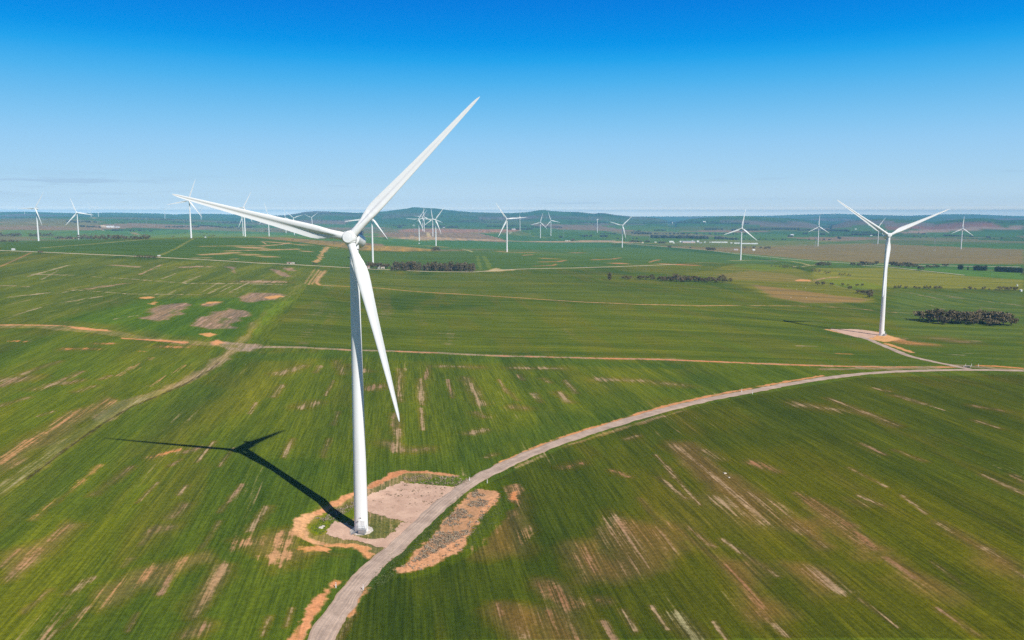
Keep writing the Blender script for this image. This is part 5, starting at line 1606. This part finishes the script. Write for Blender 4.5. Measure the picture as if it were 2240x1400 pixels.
shed(1733, 515.5, 7, 3, 'white roofed shed with a dark tree on the right hand plain', ROOFG, ROOFW, .5)
shed(1872, 502, 4, 1.6, 'tiny white farm roof behind the tall turbine blade')
shed(1906, 516, 4, 1.6, 'tiny white roof in the tree belt left of the tall turbine hub')
shed(1541, 487.5, 5.5, 3.4, 'bright white storage block alone on the far plain')
shed(1471, 490, 1.6, 4, 'small pale church like tower on the far plain', STONE, STONE, .9, name='tower_house')
shed(1238, 527.8, 3, 2, 'left one of three tiny cream huts on the pink paddock', TAN, ROOFW)
shed(1242, 527.8, 2.4, 2, 'middle one of three tiny cream huts on the pink paddock', TAN, ROOFW)
shed(1246, 528, 2.4, 2, 'right one of three tiny cream huts on the pink paddock', TAN, TAN)
shed(1124, 502.8, 8, 2.4, 'pale farmhouse among far trees right of the mid field turbine', PINKM, ROOFW)
shed(905, 493.5, 4, 1.4, 'tiny white roof left of the turbine cluster')
shed(971, 498.5, 5, 1.8, 'pale farm roof in the far trees right of the turbine cluster', PINKM, ROOFG)
shed(917, 533, 3, 1.6, 'tiny white cabinet hut below the leftmost cluster turbine')
# round white tanks
for px, py, w_, h_, lab in ((2233, 637.5, 4.5, 4, 'round white tank at the right end of the ragged tree row'), (2225, 626, 2.6, 3, 'small round white tank raised behind the ragged tree row')):
    p = P([(px, py)])[0]
    d = math.hypot(p[0], p[1])
    t = empty('water_tank', tuple(p), 0, label=lab, cat='tank')
    m = MB()
    r_, h2 = w_ * d / F / 2, h_ * d / F
    m.lathe([(r_, -.2), (r_, h2 * .8)], 24)
    m.build('tank_wall', WALLW, t, True)
    m = MB()
    m.lathe([(r_ * 1.03, h2 * .8 + .004), (r_ * .8, h2 * .9), (r_ * .05, h2)], 24)
    m.build('lid', ROOFW, t, True)

# ------------------------------------------------------------------ faint power pylons
pm = MB()
H_ = 42
for sx in (-1, 1):
    for sy in (-1, 1):
        pm.bar((sx * 2.6, sy * 2.6, -.5), (sx * .5, sy * .5, H_), .11, .07, 4)
for k in range(8):
    z0, z1 = H_ * k / 8, H_ * (k + 1) / 8
    a, b = 2.6 - 2.1 * z0 / H_, 2.6 - 2.1 * z1 / H_
    for s_ in (-1, 1):
        pm.bar((-a, s_ * a, z0), (b, s_ * b, z1), .05, None, 4)
        pm.bar((a, s_ * a, z0), (-b, s_ * b, z1), .05, None, 4)
        pm.bar((s_ * a, -a, z0), (s_ * b, b, z1), .05, None, 4)
am = MB()
for z in (30, 35, 40):
    am.bar((-4.5, 0, z), (4.5, 0, z), .1, None, 4)
    am.bar((-4.5, 0, z), (0, 0, z + 1.6), .06, None, 4)
    am.bar((4.5, 0, z), (0, 0, z + 1.6), .06, None, 4)
ME_PY, ME_AR = bake(pm, 'lattice_mast', STEEL, False), bake(am, 'cross_arms', STEEL, False)
for px, py, lab in ((2044, 550, 'right hand one of the faint pylons, on the brown pasture left of the rightmost turbine'), (1783, 541.5, 'faint lattice pylon just left of the brown pasture turbine'), (1420.6, 528.5, 'faint lattice pylon beside the gums around the tan hut'),
                    (1233, 520.5, 'faint lattice pylon above the three tiny cream huts'), (1048, 520, 'faint lattice pylon left of the mid field turbine'), (906.8, 512, 'faint lattice pylon left of the turbine cluster'),
                    (575.6, 502, 'faint lattice pylon left of the lone hidden hub turbine'), (404, 500, 'faint lattice pylon left of the tower at the big blade tip'), (321, 492, 'leftmost faint lattice pylon')):
    p = P([(px, py)])[0]
    t = empty('transmission_tower', tuple(p), .5, label=lab, cat='pylon', group='faint power pylons across the plain')
    obj_from(ME_PY, 'lattice_mast', t)
    obj_from(ME_AR, 'cross_arms', t)
m = MB()
m.bar((0, 0, -.5), (0, 0, 9), .45, .3, 8)
m.bar((0, 0, 9), (0, 0, 13), .12, .05, 6)
p = P([(905, 454.2)])[0]
o = m.build('hilltop_mast', STEEL)
o.location = (p[0], p[1], p[2] + .2)
tag(o, label='tiny mast on the summit of the highest hill', cat='mast')

# ------------------------------------------------------------------ haze
HZ = 7.2e-5
hz = MB()
zt = float(max(GZ.max(), 160)) + 15
zb = float(GZ.min()) - 1
hz.box((0, 0, (zt + zb) / 2), (56000, 56000, zt - zb))
mh = bpy.data.materials.new('pale_air')
mh.use_nodes = True
N, L = mh.node_tree.nodes, mh.node_tree.links
N.clear()
out = N.new('ShaderNodeOutputMaterial')
pv = N.new('ShaderNodeVolumePrincipled')
pv.inputs['Color'].default_value = (.26, .63, 1.0, 1)
pv.inputs['Density'].default_value = HZ
pv.inputs['Density Attribute'].default_value = ''
pv.inputs['Anisotropy'].default_value = -.25
L.new(pv.outputs[0], out.inputs['Volume'])
tag(hz.build('haze', mh), kind='stuff')

# ------------------------------------------------------------------ light and sky
SUN_AZ, SUN_EL = R(139.5), R(42.5)
sd = Vector((math.sin(SUN_AZ) * math.cos(SUN_EL), math.cos(SUN_AZ) * math.cos(SUN_EL), math.sin(SUN_EL)))
sl = bpy.data.lights.new('sun', 'SUN')
sl.energy = 5.0
sl.angle = R(.53)
sl.color = (1, .955, .88)
so = bpy.data.objects.new('sun', sl)
so.rotation_euler = sd.to_track_quat('Z', 'Y').to_euler()
C.objects.link(so)

w = bpy.data.worlds.new('World')
bpy.context.scene.world = w
w.use_nodes = True
N, L = w.node_tree.nodes, w.node_tree.links
bg = N['Background']
bg.inputs['Strength'].default_value = .1
sky = N.new('ShaderNodeTexSky')
sky.sky_type = 'NISHITA'
sky.sun_disc = False
sky.sun_elevation = SUN_EL
sky.sun_rotation = SUN_AZ
sky.air_density = .7
sky.dust_density = .1
sky.ozone_density = 3.0
tc = N.new('ShaderNodeTexCoord')
sx = N.new('ShaderNodeSeparateXYZ')
L.new(tc.outputs['Generated'], sx.inputs[0])
ramp = N.new('ShaderNodeValToRGB')
cr = ramp.color_ramp
cr.interpolation = 'LINEAR'
SKY = [(474, (179, 208, 232)), (452, (179, 209, 233)), (430, (176, 210, 236)), (400, (172, 211, 238)), (360, (162, 208, 241)), (320, (150, 204, 243)), (280, (132, 198, 242)), (240, (112, 190, 240)), (195, (84, 181, 239)),
       (150, (50, 170, 238)), (120, (20, 158, 235)), (90, (4, 146, 232)), (0, (0, 125, 222)), (-140, (0, 105, 205))]
AIR = np.array([.143, .395, .665])          # glow of the sunlit air, seen edge on
ys = np.array([y for y, c in SKY], float)
zs = -np.sin(TH + np.arctan((ys - 700) / F))
cs = np.array([s2l(*c) for y, c in SKY])
stops = []
z0 = (zt - HC) / 29500
for z in [0, z0] + [z0 * q_ for q_ in (1.05, 1.12, 1.2, 1.3, 1.45, 1.65, 1.9, 2.3, 2.9, 3.8, 5.)] + [.042, .06, .083, .105, .128, .155, .18, .197, .212, .235, .2546, .30]:
    tg = np.array([np.interp(z, zs, cs[:, i]) for i in range(3)])
    path = min(29500., (zt - HC) / max(z, 1e-6))
    tr = math.exp(-HZ * path)
    fix = .25 * math.exp(-((z / z0 - 1.1) / .28) ** 2)
    stops.append((z, tuple(np.clip((tg - AIR * (1 - tr)) / tr - fix, 0, 4))))
stops.append((.5, (0, .09, .48)))
while len(cr.elements) < len(stops): cr.elements.new(.5)
for e, (z, c) in zip(cr.elements, stops):
    e.position = z
    e.color = (*(v / 4 for v in c), 1)
L.new(sx.outputs['Z'], ramp.inputs['Fac'])
low = mix_col(N, L, 1., ramp.outputs['Color'], (40., 40., 40.), 'MULTIPLY')
fac = maprange(N, L, sx.outputs['Z'], .30, .55, 1., 0.)
skc = mix_col(N, L, fac, mix_col(N, L, 1., sky.outputs[0], (.33, .33, .33), 'MULTIPLY'), low)
# thin grey streaks of cloud low on the left
mp = N.new('ShaderNodeMapping')
mp.inputs['Scale'].default_value = (9, 9, 130)
L.new(tc.outputs['Generated'], mp.inputs['Vector'])
cn = noise(N, L, mp.outputs[0], 1., 4, .55)
cz = math_node(N, L, 'MULTIPLY', maprange(N, L, sx.outputs['Z'], .012, .03), maprange(N, L, sx.outputs['Z'], .05, .034, 0., 1.))
cxm = maprange(N, L, sx.outputs['X'], -.33, -.46)
cf = math_node(N, L, 'MULTIPLY', math_node(N, L, 'MULTIPLY', cz, cxm), maprange(N, L, cn, .50, .62))
cn2 = maprange(N, L, cn, .60, .75)
cf2 = math_node(N, L, 'MULTIPLY', math_node(N, L, 'MULTIPLY', cn2, maprange(N, L, sx.outputs['Z'], .002, .012)), maprange(N, L, sx.outputs['Z'], .06, .03, 0., .25))
cf = math_node(N, L, 'MAXIMUM', math_node(N, L, 'MULTIPLY', cf, .34), cf2)
skc = mix_col(N, L, cf, skc, tuple(v * 10 for v in s2l(152, 174, 206)))
L.new(skc, bg.inputs['Color'])

# ------------------------------------------------------------------ camera and render
cam = bpy.data.cameras.new('camera')
cam.sensor_width = 36
cam.lens = F / 2240 * 36
cam.clip_start = .5
cam.clip_end = 90000
co_ = bpy.data.objects.new('camera', cam)
co_.location = (0, 0, HC)
co_.rotation_euler = (R(90) - TH, 0, 0)
C.objects.link(co_)
sc = bpy.context.scene
sc.camera = co_
sc.view_settings.view_transform = 'Standard'
sc.view_settings.look = 'None'
sc.view_settings.exposure = 0
sc.view_settings.gamma = 1
sc.cycles.volume_bounces = 1
sc.cycles.max_bounces = 5
sc.cycles.diffuse_bounces = 2
sc.cycles.use_denoising = False
sc.cycles.use_adaptive_sampling = False
